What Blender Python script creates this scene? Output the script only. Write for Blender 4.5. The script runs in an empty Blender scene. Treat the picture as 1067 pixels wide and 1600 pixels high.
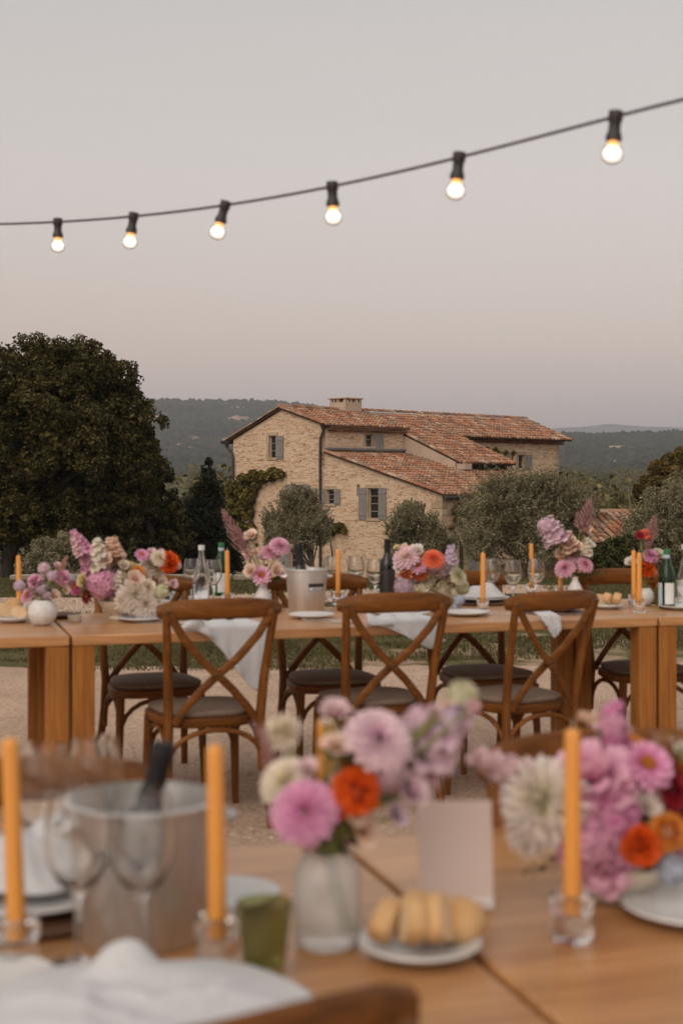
import bpy, math, random
import numpy as np
from mathutils import Vector, Matrix, Euler
from mathutils.geometry import tessellate_polygon

R = math.radians
random.seed(7)
RNG = np.random.default_rng(7)
SC = bpy.context.scene
COL = SC.collection
PI = math.pi

# ------------------------------------------------------------------ camera
H = 1.346                      # eye height above the gravel
F = 2222.0                     # focal length in pixels of the 1067 x 1600 photograph
YH = 750.0                     # row of the horizon
cam_d = bpy.data.cameras.new('camera')
cam = bpy.data.objects.new('camera', cam_d)
COL.objects.link(cam)
cam.location = (0, 0, H)
cam.rotation_euler = (R(90), 0, 0)
cam_d.sensor_fit = 'AUTO'
cam_d.sensor_width = 36.0
cam_d.lens = 50.0
cam_d.shift_y = -50.0 / 1600.0
cam_d.clip_start = 0.05
cam_d.clip_end = 30000
cam_d.dof.use_dof = True
cam_d.dof.focus_distance = 40.0
cam_d.dof.aperture_fstop = 4.0
SC.camera = cam

# ------------------------------------------------------------------ sky, sun, exposure
def lin(c):
    return tuple(((x / 255.0) / 12.92 if x / 255.0 <= 0.04045 else ((x / 255.0 + 0.055) / 1.055) ** 2.4) for x in c)

SUN_EL, SUN_AZ = R(36), R(207)    # low, behind the camera and to its left (clockwise from +Y)
W = bpy.data.worlds.new('World')
SC.world = W
W.use_nodes = True
nt = W.node_tree
nt.nodes.clear()
out = nt.nodes.new('ShaderNodeOutputWorld')
sky = nt.nodes.new('ShaderNodeTexSky')
sky.sky_type = 'NISHITA'
sky.sun_disc = False
sky.sun_elevation = SUN_EL
sky.sun_rotation = SUN_AZ
sky.air_density = 1.0
sky.dust_density = 3.0
bg1 = nt.nodes.new('ShaderNodeBackground')
bg1.inputs['Strength'].default_value = 0.05
hs = nt.nodes.new('ShaderNodeHueSaturation')   # dusty dusk air: little of the sky's blue is left
hs.inputs['Saturation'].default_value = 0.25
nt.links.new(sky.outputs[0], hs.inputs['Color'])
nt.links.new(hs.outputs[0], bg1.inputs['Color'])
# dusk colours of the belt above the horizon, the same all round
tc = nt.nodes.new('ShaderNodeTexCoord')
sep = nt.nodes.new('ShaderNodeSeparateXYZ')
nt.links.new(tc.outputs['Generated'], sep.inputs[0])
ramp = nt.nodes.new('ShaderNodeValToRGB')
mpw = nt.nodes.new('ShaderNodeMapping'); mpw.inputs['Scale'].default_value = (1.6, 1.6, 22.0)   # thin uneven veils of dusk haze
nt.links.new(tc.outputs['Generated'], mpw.inputs[0])
nzw = nt.nodes.new('ShaderNodeTexNoise'); nzw.inputs['Scale'].default_value = 1.7; nzw.inputs['Detail'].default_value = 5
nt.links.new(mpw.outputs[0], nzw.inputs['Vector'])
mrw = nt.nodes.new('ShaderNodeMapRange'); mrw.inputs[1].default_value = 0.3; mrw.inputs[2].default_value = 0.7
mrw.inputs[3].default_value = -0.016; mrw.inputs[4].default_value = 0.016
nt.links.new(nzw.outputs[0], mrw.inputs[0])
adw = nt.nodes.new('ShaderNodeMath'); adw.operation = 'ADD'
nt.links.new(sep.outputs['Z'], adw.inputs[0]); nt.links.new(mrw.outputs[0], adw.inputs[1])
nt.links.new(adw.outputs[0], ramp.inputs[0])
cr = ramp.color_ramp
stops = [(0.0, (172, 159, 160)), (0.035, (187, 170, 164)), (0.058, (192, 169, 158)), (0.085, (197, 172, 157)),
         (0.12, (196, 175, 161)), (0.20, (193, 180, 170)), (0.34, (182, 175, 167)), (1.0, (206, 201, 196))]
cr.elements[0].position, cr.elements[0].color = stops[0][0], (*lin(stops[0][1]), 1)
cr.elements[1].position, cr.elements[1].color = stops[-1][0], (*lin(stops[-1][1]), 1)
for p, c in stops[1:-1]:
    e = cr.elements.new(p)
    e.color = (*lin(c), 1)
bg2 = nt.nodes.new('ShaderNodeBackground')
bg2.inputs['Strength'].default_value = 0.95
nt.links.new(ramp.outputs[0], bg2.inputs['Color'])
add = nt.nodes.new('ShaderNodeAddShader')
nt.links.new(bg1.outputs[0], add.inputs[0])
nt.links.new(bg2.outputs[0], add.inputs[1])
nt.links.new(add.outputs[0], out.inputs['Surface'])

sun_d = bpy.data.lights.new('sun', 'SUN')
sun_d.energy = 1.15
sun_d.angle = R(55)
sun_d.color = (1.0, 0.80, 0.62)
sun = bpy.data.objects.new('sun', sun_d)
COL.objects.link(sun)
sv = Vector((math.sin(SUN_AZ) * math.cos(SUN_EL), math.cos(SUN_AZ) * math.cos(SUN_EL), math.sin(SUN_EL)))
sun.rotation_euler = sv.to_track_quat('Z', 'Y').to_euler()
sun.location = (0, -20, 20)

SC.view_settings.view_transform = 'Standard'
SC.view_settings.look = 'None'
SC.view_settings.exposure = 0.0
SC.view_settings.gamma = 1.0
SC.view_settings.use_curve_mapping = False
SC.cycles.use_denoising = True
SC.cycles.max_bounces = 10
SC.cycles.transmission_bounces = 10
SC.cycles.transparent_max_bounces = 12
SC.cycles.volume_bounces = 0
SC.cycles.sample_clamp_indirect = 4.0

# ------------------------------------------------------------------ pixel helpers (photograph pixels -> places)
def px(u, d): return (u - 533.5) / F * d
def pz(v, d): return H + (YH - v) / F * d
def at(u, v, d): return Vector((px(u, d), d, pz(v, d)))
def on(u, v, z=0.75):
    d = (H - z) * F / (v - YH)
    return Vector((px(u, d), d, z + 0.0008))      # set down a hair above the wood

# ------------------------------------------------------------------ mesh builder
class MB:
    def __init__(s):
        s.v, s.f, s.m, s.t = [], [], [], []
    def add(s, verts, faces, mi=0, tip=None):
        o = len(s.v)
        s.v.extend([tuple(p) for p in verts])
        s.t.extend(tip if tip is not None else [0.0] * len(verts))
        for f in faces:
            s.f.append(tuple(i + o for i in f))
            s.m.append(mi)
    def box(s, c, size, M=None, mi=0, bev=0.0):
        x, y, z = size[0] / 2, size[1] / 2, size[2] / 2
        if bev <= 0:
            vs = [Vector((sx * x, sy * y, sz * z)) for sz in (-1, 1) for sy in (-1, 1) for sx in (-1, 1)]
            fs = [(0, 2, 3, 1), (4, 5, 7, 6), (0, 1, 5, 4), (2, 6, 7, 3), (0, 4, 6, 2), (1, 3, 7, 5)]
        else:
            b = bev
            vs = []
            for sz in (-1, 1):
                for sy in (-1, 1):
                    for sx in (-1, 1):
                        vs += [Vector((sx * x, sy * (y - b), sz * (z - b))), Vector((sx * (x - b), sy * y, sz * (z - b))), Vector((sx * (x - b), sy * (y - b), sz * z))]
            def I(sx, sy, sz, k): return ((sz > 0) * 4 + (sy > 0) * 2 + (sx > 0)) * 3 + k
            fs = []
            for sgn in (-1, 1):
                q = [I(sgn, -1, -1, 0), I(sgn, 1, -1, 0), I(sgn, 1, 1, 0), I(sgn, -1, 1, 0)]
                fs.append(q if sgn > 0 else q[::-1])
                q = [I(-1, sgn, -1, 1), I(1, sgn, -1, 1), I(1, sgn, 1, 1), I(-1, sgn, 1, 1)]
                fs.append(q[::-1] if sgn > 0 else q)
                q = [I(-1, -1, sgn, 2), I(1, -1, sgn, 2), I(1, 1, sgn, 2), I(-1, 1, sgn, 2)]
                fs.append(q if sgn > 0 else q[::-1])
            for s1 in (-1, 1):
                for s2 in (-1, 1):
                    fs.append([I(s1, s2, -1, 0), I(s1, s2, 1, 0), I(s1, s2, 1, 1), I(s1, s2, -1, 1)] if s1 * s2 < 0 else [I(s1, s2, -1, 1), I(s1, s2, 1, 1), I(s1, s2, 1, 0), I(s1, s2, -1, 0)])
                    fs.append([I(s1, -1, s2, 0), I(s1, 1, s2, 0), I(s1, 1, s2, 2), I(s1, -1, s2, 2)] if s1 * s2 > 0 else [I(s1, -1, s2, 2), I(s1, 1, s2, 2), I(s1, 1, s2, 0), I(s1, -1, s2, 0)])
                    fs.append([I(-1, s1, s2, 1), I(1, s1, s2, 1), I(1, s1, s2, 2), I(-1, s1, s2, 2)] if s1 * s2 < 0 else [I(-1, s1, s2, 2), I(1, s1, s2, 2), I(1, s1, s2, 1), I(-1, s1, s2, 1)])
                    for s3 in (-1, 1):
                        q = [I(s1, s2, s3, 0), I(s1, s2, s3, 1), I(s1, s2, s3, 2)]
                        fs.append(q if s1 * s2 * s3 > 0 else q[::-1])
        c = Vector(c)
        vs = [(M @ v if M else v) + c for v in vs]
        s.add(vs, fs, mi)
    def lathe(s, prof, seg=24, c=(0, 0, 0), mi=0, M=None, ribs=None):
        c = Vector(c)
        vs, fs, idx = [], [], []
        for (r, z) in prof:
            if r < 1e-6:
                idx.append([len(vs)] * seg)
                vs.append(Vector((0, 0, z)))
            else:
                row = []
                for k in range(seg):
                    a = 2 * PI * k / seg
                    rr = r * (1 + (ribs[1] * math.cos(ribs[0] * a) if ribs else 0))
                    row.append(len(vs))
                    vs.append(Vector((rr * math.cos(a), rr * math.sin(a), z)))
                idx.append(row)
        for i in range(len(prof) - 1):
            for k in range(seg):
                k2 = (k + 1) % seg
                q = [idx[i][k], idx[i][k2], idx[i + 1][k2], idx[i + 1][k]]
                q2 = []
                for a in q:
                    if a not in q2: q2.append(a)
                if len(q2) >= 3: fs.append(q2)
        s.add([(M @ v if M else v) + c for v in vs], fs, mi)
    def tube(s, pts, rad, seg=8, mi=0, caps=True, flat=None):
        pts = [Vector(p) for p in pts]
        n = len(pts)
        if not hasattr(rad, '__len__'): rad = [rad] * n
        vs, fs = [], []
        ref = None
        for i, p in enumerate(pts):
            t = (pts[min(i + 1, n - 1)] - pts[max(i - 1, 0)]).normalized()
            if ref is None:
                ref = Vector((0, 0, 1)) if abs(t.z) < 0.9 else Vector((1, 0, 0))
            a = t.cross(ref).normalized()
            b = a.cross(t).normalized()
            ref = b
            for k in range(seg):
                an = 2 * PI * k / seg
                vs.append(p + (a * math.cos(an) + b * math.sin(an) * (flat or 1)) * rad[i])
        for i in range(n - 1):
            for k in range(seg):
                k2 = (k + 1) % seg
                fs.append((i * seg + k, i * seg + k2, (i + 1) * seg + k2, (i + 1) * seg + k))
        if caps:
            fs.append(tuple(range(seg))[::-1])
            fs.append(tuple((n - 1) * seg + k for k in range(seg)))
        s.add(vs, fs, mi)
    def sweep(s, pts, wdir, w, h, mi=0, bev=0.3):
        """flat bar along pts: w across along wdir, h the other way (each a number or a list)"""
        pts = [Vector(p) for p in pts]
        n = len(pts)
        if not hasattr(w, '__len__'): w = [w] * n
        if not hasattr(h, '__len__'): h = [h] * n
        vs, fs = [], []
        for i, p in enumerate(pts):
            t = (pts[min(i + 1, n - 1)] - pts[max(i - 1, 0)]).normalized()
            b = t.cross(Vector(wdir)).normalized()
            a = b.cross(t).normalized()
            e = bev * min(w[i], h[i])
            for (sa, sb) in ((w[i] / 2, h[i] / 2 - e), (w[i] / 2 - e, h[i] / 2), (-w[i] / 2 + e, h[i] / 2), (-w[i] / 2, h[i] / 2 - e),
                             (-w[i] / 2, -h[i] / 2 + e), (-w[i] / 2 + e, -h[i] / 2), (w[i] / 2 - e, -h[i] / 2), (w[i] / 2, -h[i] / 2 + e)):
                vs.append(p + a * sa + b * sb)
        for i in range(n - 1):
            for k in range(8):
                k2 = (k + 1) % 8
                fs.append((i * 8 + k, (i + 1) * 8 + k, (i + 1) * 8 + k2, i * 8 + k2))
        fs.append(tuple(range(8)))
        fs.append(tuple((n - 1) * 8 + k for k in range(8))[::-1])
        s.add(vs, fs, mi)
    def grid(s, P, mi=0):
        """P[i][j] -> quads"""
        n, m = len(P), len(P[0])
        vs = [p for row in P for p in row]
        fs = [(i * m + j, i * m + j + 1, (i + 1) * m + j + 1, (i + 1) * m + j) for i in range(n - 1) for j in range(m - 1)]
        s.add(vs, fs, mi)
    def mesh(s, name, mats, smooth=True, angle=40):
        me = bpy.data.meshes.new(name)
        me.from_pydata(s.v, [], s.f)
        if not isinstance(mats, (list, tuple)): mats = [mats]
        for m in mats: me.materials.append(m)
        if len(mats) > 1: me.polygons.foreach_set('material_index', s.m)
        if any(s.t):
            at_ = me.attributes.new('tip', 'FLOAT', 'POINT')
            at_.data.foreach_set('value', s.t)
        if smooth:
            me.polygons.foreach_set('use_smooth', [True] * len(s.f))
            if angle: me.set_sharp_from_angle(angle=R(angle))
        me.update()
        return me
    def build(s, name, mats, parent=None, loc=(0, 0, 0), rz=0, smooth=True, angle=40):
        return link(name, s.mesh(name, mats, smooth, angle), parent, loc, rz)

def link(name, me, parent=None, loc=(0, 0, 0), rz=0):
    o = bpy.data.objects.new(name, me)
    COL.objects.link(o)
    o.location = loc
    o.rotation_euler = (0, 0, rz)
    if parent: o.parent = parent
    return o
def np_mesh(name, verts, quads, mat, tip=None):
    """fast mesh of loose quads / tris from numpy arrays"""
    me = bpy.data.meshes.new(name)
    nv, nf, k = len(verts), len(quads), quads.shape[1]
    me.vertices.add(nv); me.loops.add(nf * k); me.polygons.add(nf)
    me.vertices.foreach_set('co', verts.astype(np.float32).ravel())
    me.loops.foreach_set('vertex_index', quads.astype(np.int32).ravel())
    me.polygons.foreach_set('loop_start', np.arange(0, nf * k, k, dtype=np.int32))
    me.polygons.foreach_set('loop_total', np.full(nf, k, dtype=np.int32))
    me.materials.append(mat)
    if tip is not None:
        a = me.attributes.new('tip', 'FLOAT', 'POINT'); a.data.foreach_set('value', tip.astype(np.float32))
    me.update(calc_edges=True)
    me.validate()
    return me
def tag(o, label=None, cat=None, group=None, kind=None):
    if label: o['label'] = label
    if cat: o['category'] = cat
    if group: o['group'] = group
    if kind: o['kind'] = kind
    return o
def thing(name, label, cat, loc=(0, 0, 0), rz=0, group=None):
    o = bpy.data.objects.new(name, None)
    o.empty_display_size = 0.1
    COL.objects.link(o)
    o.location = loc
    o.rotation_euler = (0, 0, rz)
    return tag(o, label, cat, group)
KIDS = {}
def kids(o):
    return [c for c in COL.objects if c.parent == o]
def dup(o, loc=None, rz=None, label=None, parent=None):
    c = o.copy()
    COL.objects.link(c)
    if parent is not None: c.parent = parent
    if loc is not None: c.location = loc
    if rz is not None: c.rotation_euler = (0, 0, rz)
    if label: c['label'] = label
    for ch in kids(o): dup(ch, parent=c)
    return c

# ------------------------------------------------------------------ materials
def new_mat(name):
    m = bpy.data.materials.new(name)
    m.use_nodes = True
    n = m.node_tree.nodes
    return m, n, m.node_tree.links, n['Principled BSDF']
def setp(b, **k):
    for a, v in k.items():
        b.inputs[a.replace('_', ' ')].default_value = v
def ramp_node(n, cols, pos=None):
    r = n.new('ShaderNodeValToRGB')
    pos = pos or [i / (len(cols) - 1) for i in range(len(cols))]
    el = r.color_ramp.elements
    el[0].position, el[0].color = pos[0], (*cols[0], 1)
    el[1].position, el[1].color = pos[-1], (*cols[-1], 1)
    for p, c in list(zip(pos, cols))[1:-1]:
        e = el.new(p); e.color = (*c, 1)
    return r
def coords(n, l, scale=(1, 1, 1), rot=(0, 0, 0), kind='Object'):
    t = n.new('ShaderNodeTexCoord'); mp = n.new('ShaderNodeMapping')
    mp.inputs['Scale'].default_value = scale; mp.inputs['Rotation'].default_value = rot
    l.new(t.outputs[kind], mp.inputs[0])
    return mp.outputs[0]
def noise(n, l, vec, scale, detail=4, rough=0.55):
    t = n.new('ShaderNodeTexNoise')
    t.inputs['Scale'].default_value = scale; t.inputs['Detail'].default_value = detail; t.inputs['Roughness'].default_value = rough
    if vec is not None: l.new(vec, t.inputs['Vector'])
    return t
def bump(n, l, h, b, strength=0.3, dist=0.01):
    bp = n.new('ShaderNodeBump'); bp.inputs['Strength'].default_value = strength; bp.inputs['Distance'].default_value = dist
    l.new(h, bp.inputs['Height']); l.new(bp.outputs[0], b.inputs['Normal'])
def mixc(n, l, fac, a, b, mode='MIX'):
    x = n.new('ShaderNodeMix'); x.data_type = 'RGBA'; x.blend_type = mode
    if hasattr(fac, 'is_output') or not isinstance(fac, (int, float)): l.new(fac, x.inputs[0])
    else: x.inputs[0].default_value = fac
    for s, v in ((6, a), (7, b)):
        if isinstance(v, tuple): x.inputs[s].default_value = (*v, 1)
        else: l.new(v, x.inputs[s])
    return x.outputs[2]

def mat_noise(name, c1, c2, scale=8, rough=0.6, bumps=0.0, stretch=(1, 1, 1), dist=0.01, spec=0.5, metal=0.0, detail=5):
    m, n, l, b = new_mat(name)
    v = coords(n, l, stretch)
    t = noise(n, l, v, scale, detail)
    r = ramp_node(n, [c1, c2], [0.3, 0.7])
    l.new(t.outputs[0], r.inputs[0]); l.new(r.outputs[0], b.inputs['Base Color'])
    setp(b, Roughness=rough, Metallic=metal)
    b.inputs['Specular IOR Level'].default_value = spec
    if bumps: bump(n, l, t.outputs[0], b, bumps, dist)
    return m
def mat_wood(name, dark, mid, light, axis=0, rough=0.45, scale=1.0, coat=0.0, spec=0.4):
    m, n, l, b = new_mat(name)
    st = [9, 9, 9]; st[axis] = 0.7
    v = coords(n, l, tuple(s * scale for s in st))
    t = noise(n, l, v, 3.0, 8, 0.62)
    st2 = [60, 60, 60]; st2[axis] = 2.5
    v2 = coords(n, l, tuple(s * scale for s in st2))
    t2 = noise(n, l, v2, 2.0, 3, 0.5)
    r = ramp_node(n, [dark, mid, light], [0.28, 0.5, 0.74])
    l.new(t.outputs[0], r.inputs[0])
    r2 = ramp_node(n, [(0.70, 0.66, 0.62), (1.06, 1.06, 1.06)], [0.35, 0.6])
    l.new(t2.outputs[0], r2.inputs[0])
    c = mixc(n, l, 0.8, r.outputs[0], r2.outputs[0], 'MULTIPLY')
    st3 = [3.5, 3.5, 3.5]; st3[axis] = 0.35                # broad bands from board to board
    t3 = noise(n, l, coords(n, l, tuple(s * scale for s in st3)), 1.6, 3, 0.5)
    r3 = ramp_node(n, [(0.80, 0.77, 0.74), (1.12, 1.13, 1.15)], [0.32, 0.68]); l.new(t3.outputs[0], r3.inputs[0])
    c = mixc(n, l, 0.8, c, r3.outputs[0], 'MULTIPLY')
    l.new(c, b.inputs['Base Color'])
    setp(b, Roughness=rough)
    b.inputs['Specular IOR Level'].default_value = spec
    b.inputs['Coat Weight'].default_value = coat
    bump(n, l, t2.outputs[0], b, 0.12, 0.002)
    return m
def mat_island(name, cols, rough=0.7, bumps=0.3, nscale=20, dist=0.01, patch=None, spec=0.3):
    """each loose piece of the mesh takes its own tone"""
    m, n, l, b = new_mat(name)
    g = n.new('ShaderNodeNewGeometry')
    r = ramp_node(n, cols); r.color_ramp.interpolation = 'LINEAR'
    oi = n.new('ShaderNodeObjectInfo'); am = n.new('ShaderNodeMath'); am.operation = 'ADD'
    fm = n.new('ShaderNodeMath'); fm.operation = 'FRACT'
    l.new(g.outputs['Random Per Island'], am.inputs[0]); l.new(oi.outputs['Random'], am.inputs[1]); l.new(am.outputs[0], fm.inputs[0])
    l.new(fm.outputs[0], r.inputs[0])
    v = coords(n, l)
    t = noise(n, l, v, nscale, 5)
    r2 = ramp_node(n, [(0.66, 0.64, 0.62), (1.12, 1.12, 1.12)], [0.3, 0.7])
    l.new(t.outputs[0], r2.inputs[0])
    c = mixc(n, l, 0.75, r.outputs[0], r2.outputs[0], 'MULTIPLY')
    if patch:
        t3 = noise(n, l, v, patch[1], 5, 0.65)
        r3 = ramp_node(n, [(0, 0, 0), (1, 1, 1)], [patch[2], patch[2] + 0.16])
        l.new(t3.outputs[0], r3.inputs[0])
        c = mixc(n, l, r3.outputs[0], c, patch[0])
    l.new(c, b.inputs['Base Color'])
    setp(b, Roughness=rough)
    b.inputs['Specular IOR Level'].default_value = spec
    if bumps: bump(n, l, t.outputs[0], b, bumps, dist)
    return m
def mat_leaf(name, cols, trans=0.25, rough=0.6, var=0.35, nscale=1.2, spec=0.10):
    m, n, l, b = new_mat(name)
    g = n.new('ShaderNodeNewGeometry')
    r = ramp_node(n, cols)
    l.new(g.outputs['Random Per Island'], r.inputs[0])
    v = coords(n, l)
    t = noise(n, l, v, nscale, 4)
    r2 = ramp_node(n, [(1 - var, 1 - var, 1 - var), (1 + var, 1 + var, 1 + var)], [0.3, 0.7])
    l.new(t.outputs[0], r2.inputs[0])
    c = mixc(n, l, 1.0, r.outputs[0], r2.outputs[0], 'MULTIPLY')
    l.new(c, b.inputs['Base Color'])
    setp(b, Roughness=rough); b.inputs['Specular IOR Level'].default_value = spec
    tr = n.new('ShaderNodeBsdfTranslucent'); l.new(c, tr.inputs[0])
    ms = n.new('ShaderNodeMixShader'); ms.inputs[0].default_value = trans
    l.new(b.outputs[0], ms.inputs[1]); l.new(tr.outputs[0], ms.inputs[2])
    l.new(ms.outputs[0], n['Material Output'].inputs['Surface'])
    return m
PET = {}
def petal(base, tip):
    """petal colour running from the throat to the tip, one tone per petal"""
    key = (base, tip)
    if key in PET: return PET[key]
    base, tip = [tuple((1 - k) * a + k * w for a, w in zip(c, (236, 222, 218))) for c, k in ((base, 0.22 if base[2] > 90 else 0.04), (tip, 0.42 if tip[2] > 100 else 0.06))]
    m, n, l, b = new_mat('petal')
    a = n.new('ShaderNodeAttribute'); a.attribute_name = 'tip'
    r = ramp_node(n, [lin(base), lin(tip)], [0.15, 0.85])
    l.new(a.outputs['Fac'], r.inputs[0])
    g = n.new('ShaderNodeNewGeometry')
    r2 = ramp_node(n, [(0.82, 0.78, 0.80), (1.1, 1.1, 1.1)])
    l.new(g.outputs['Random Per Island'], r2.inputs[0])
    c = mixc(n, l, 1.0, r.outputs[0], r2.outputs[0], 'MULTIPLY')
    l.new(c, b.inputs['Base Color'])
    setp(b, Roughness=0.6); b.inputs['Specular IOR Level'].default_value = 0.25
    tr = n.new('ShaderNodeBsdfTranslucent'); l.new(c, tr.inputs[0])
    ms = n.new('ShaderNodeMixShader'); ms.inputs[0].default_value = 0.3
    l.new(b.outputs[0], ms.inputs[1]); l.new(tr.outputs[0], ms.inputs[2])
    l.new(ms.outputs[0], n['Material Output'].inputs['Surface'])
    PET[key] = m
    return m
def mat_glass(name, col=(1, 1, 1), rough=0.0, ior=1.45):
    m, n, l, b = new_mat(name)
    setp(b, Base_Color=(*col, 1), Roughness=rough, IOR=ior)
    b.inputs['Transmission Weight'].default_value = 1.0
    return m
def mat_emit(name, col, s):
    m, n, l, b = new_mat(name)
    setp(b, Base_Color=(*col, 1), Roughness=0.4)
    b.inputs['Emission Color'].default_value = (*col, 1)
    b.inputs['Emission Strength'].default_value = s
    return m

# ------------------------------------------------------------------ noise for terrain
def vnoise(x, y, seed=0):
    xi, yi = np.floor(x).astype(np.int64), np.floor(y).astype(np.int64)
    xf, yf = x - xi, y - yi
    def h(a, b):
        n = (a * 374761393 + b * 668265263 + seed * 974711) & 0x7fffffff
        n = ((n ^ (n >> 13)) * 1274126177) & 0x7fffffff
        return ((n ^ (n >> 16)) & 0xffff) / 65535.0
    u, v = xf * xf * (3 - 2 * xf), yf * yf * (3 - 2 * yf)
    return (h(xi, yi) * (1 - u) + h(xi + 1, yi) * u) * (1 - v) + (h(xi, yi + 1) * (1 - u) + h(xi + 1, yi + 1) * u) * v
def fbm(x, y, o=4, seed=0):
    s, a, t = 0, 1.0, 0
    for k in range(o):
        s = s + a * vnoise(x * 2 ** k, y * 2 ** k, seed + k); t += a; a *= 0.5
    return s / t
PROF_Y = [-1e5, 18.6, 19.6, 22, 50, 85, 120, 200, 300, 450, 700, 1200, 2500, 9000]
PROF_Z = [0, 0, -0.03, -0.22, -3.1, -3.4, -10, -13, -11, -4, 2, 6, 10, 10]
def tz(y): return np.interp(y, PROF_Y, PROF_Z)

# ------------------------------------------------------------------ ground
def mat_ground():
    m, n, l, b = new_mat('ground')
    v = coords(n, l)
    t = noise(n, l, v, 1.1, 6, 0.62)
    t2 = noise(n, l, v, 14, 5, 0.6)
    gr = ramp_node(n, [(0.055, 0.052, 0.02), (0.10, 0.088, 0.036), (0.17, 0.135, 0.068)], [0.3, 0.5, 0.75])
    l.new(t2.outputs[0], gr.inputs[0])
    di = ramp_node(n, [(0.24, 0.16, 0.10), (0.40, 0.29, 0.20)], [0.3, 0.7])
    l.new(t2.outputs[0], di.inputs[0])
    sp = n.new('ShaderNodeSeparateXYZ'); l.new(v, sp.inputs[0])
    mr = n.new('ShaderNodeMapRange'); mr.inputs[1].default_value = 9.6; mr.inputs[2].default_value = 14.5
    mr.inputs[3].default_value = 0.62; mr.inputs[4].default_value = 0.25
    l.new(sp.outputs['Y'], mr.inputs[0])
    mx = n.new('ShaderNodeMapRange'); mx.inputs[1].default_value = -1.5; mx.inputs[2].default_value = 1.5
    mx.inputs[3].default_value = -0.18; mx.inputs[4].default_value = 0.03
    l.new(sp.outputs['X'], mx.inputs[0])
    ad = n.new('ShaderNodeMath'); ad.operation = 'ADD'; l.new(mr.outputs[0], ad.inputs[0]); l.new(mx.outputs[0], ad.inputs[1])
    gt = n.new('ShaderNodeMapRange'); gt.interpolation_type = 'SMOOTHSTEP'
    sb = n.new('ShaderNodeMath'); sb.operation = 'SUBTRACT'; l.new(ad.outputs[0], sb.inputs[0]); l.new(t.outputs[0], sb.inputs[1])
    gt.inputs[1].default_value = -0.04; gt.inputs[2].default_value = 0.06
    l.new(sb.outputs[0], gt.inputs[0])
    c = mixc(n, l, gt.outputs[0], gr.outputs[0], di.outputs[0])
    l.new(c, b.inputs['Base Color'])
    setp(b, Roughness=0.95); b.inputs['Specular IOR Level'].default_value = 0.1
    bump(n, l, t2.outputs[0], b, 0.5, 0.03)
    return m
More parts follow.
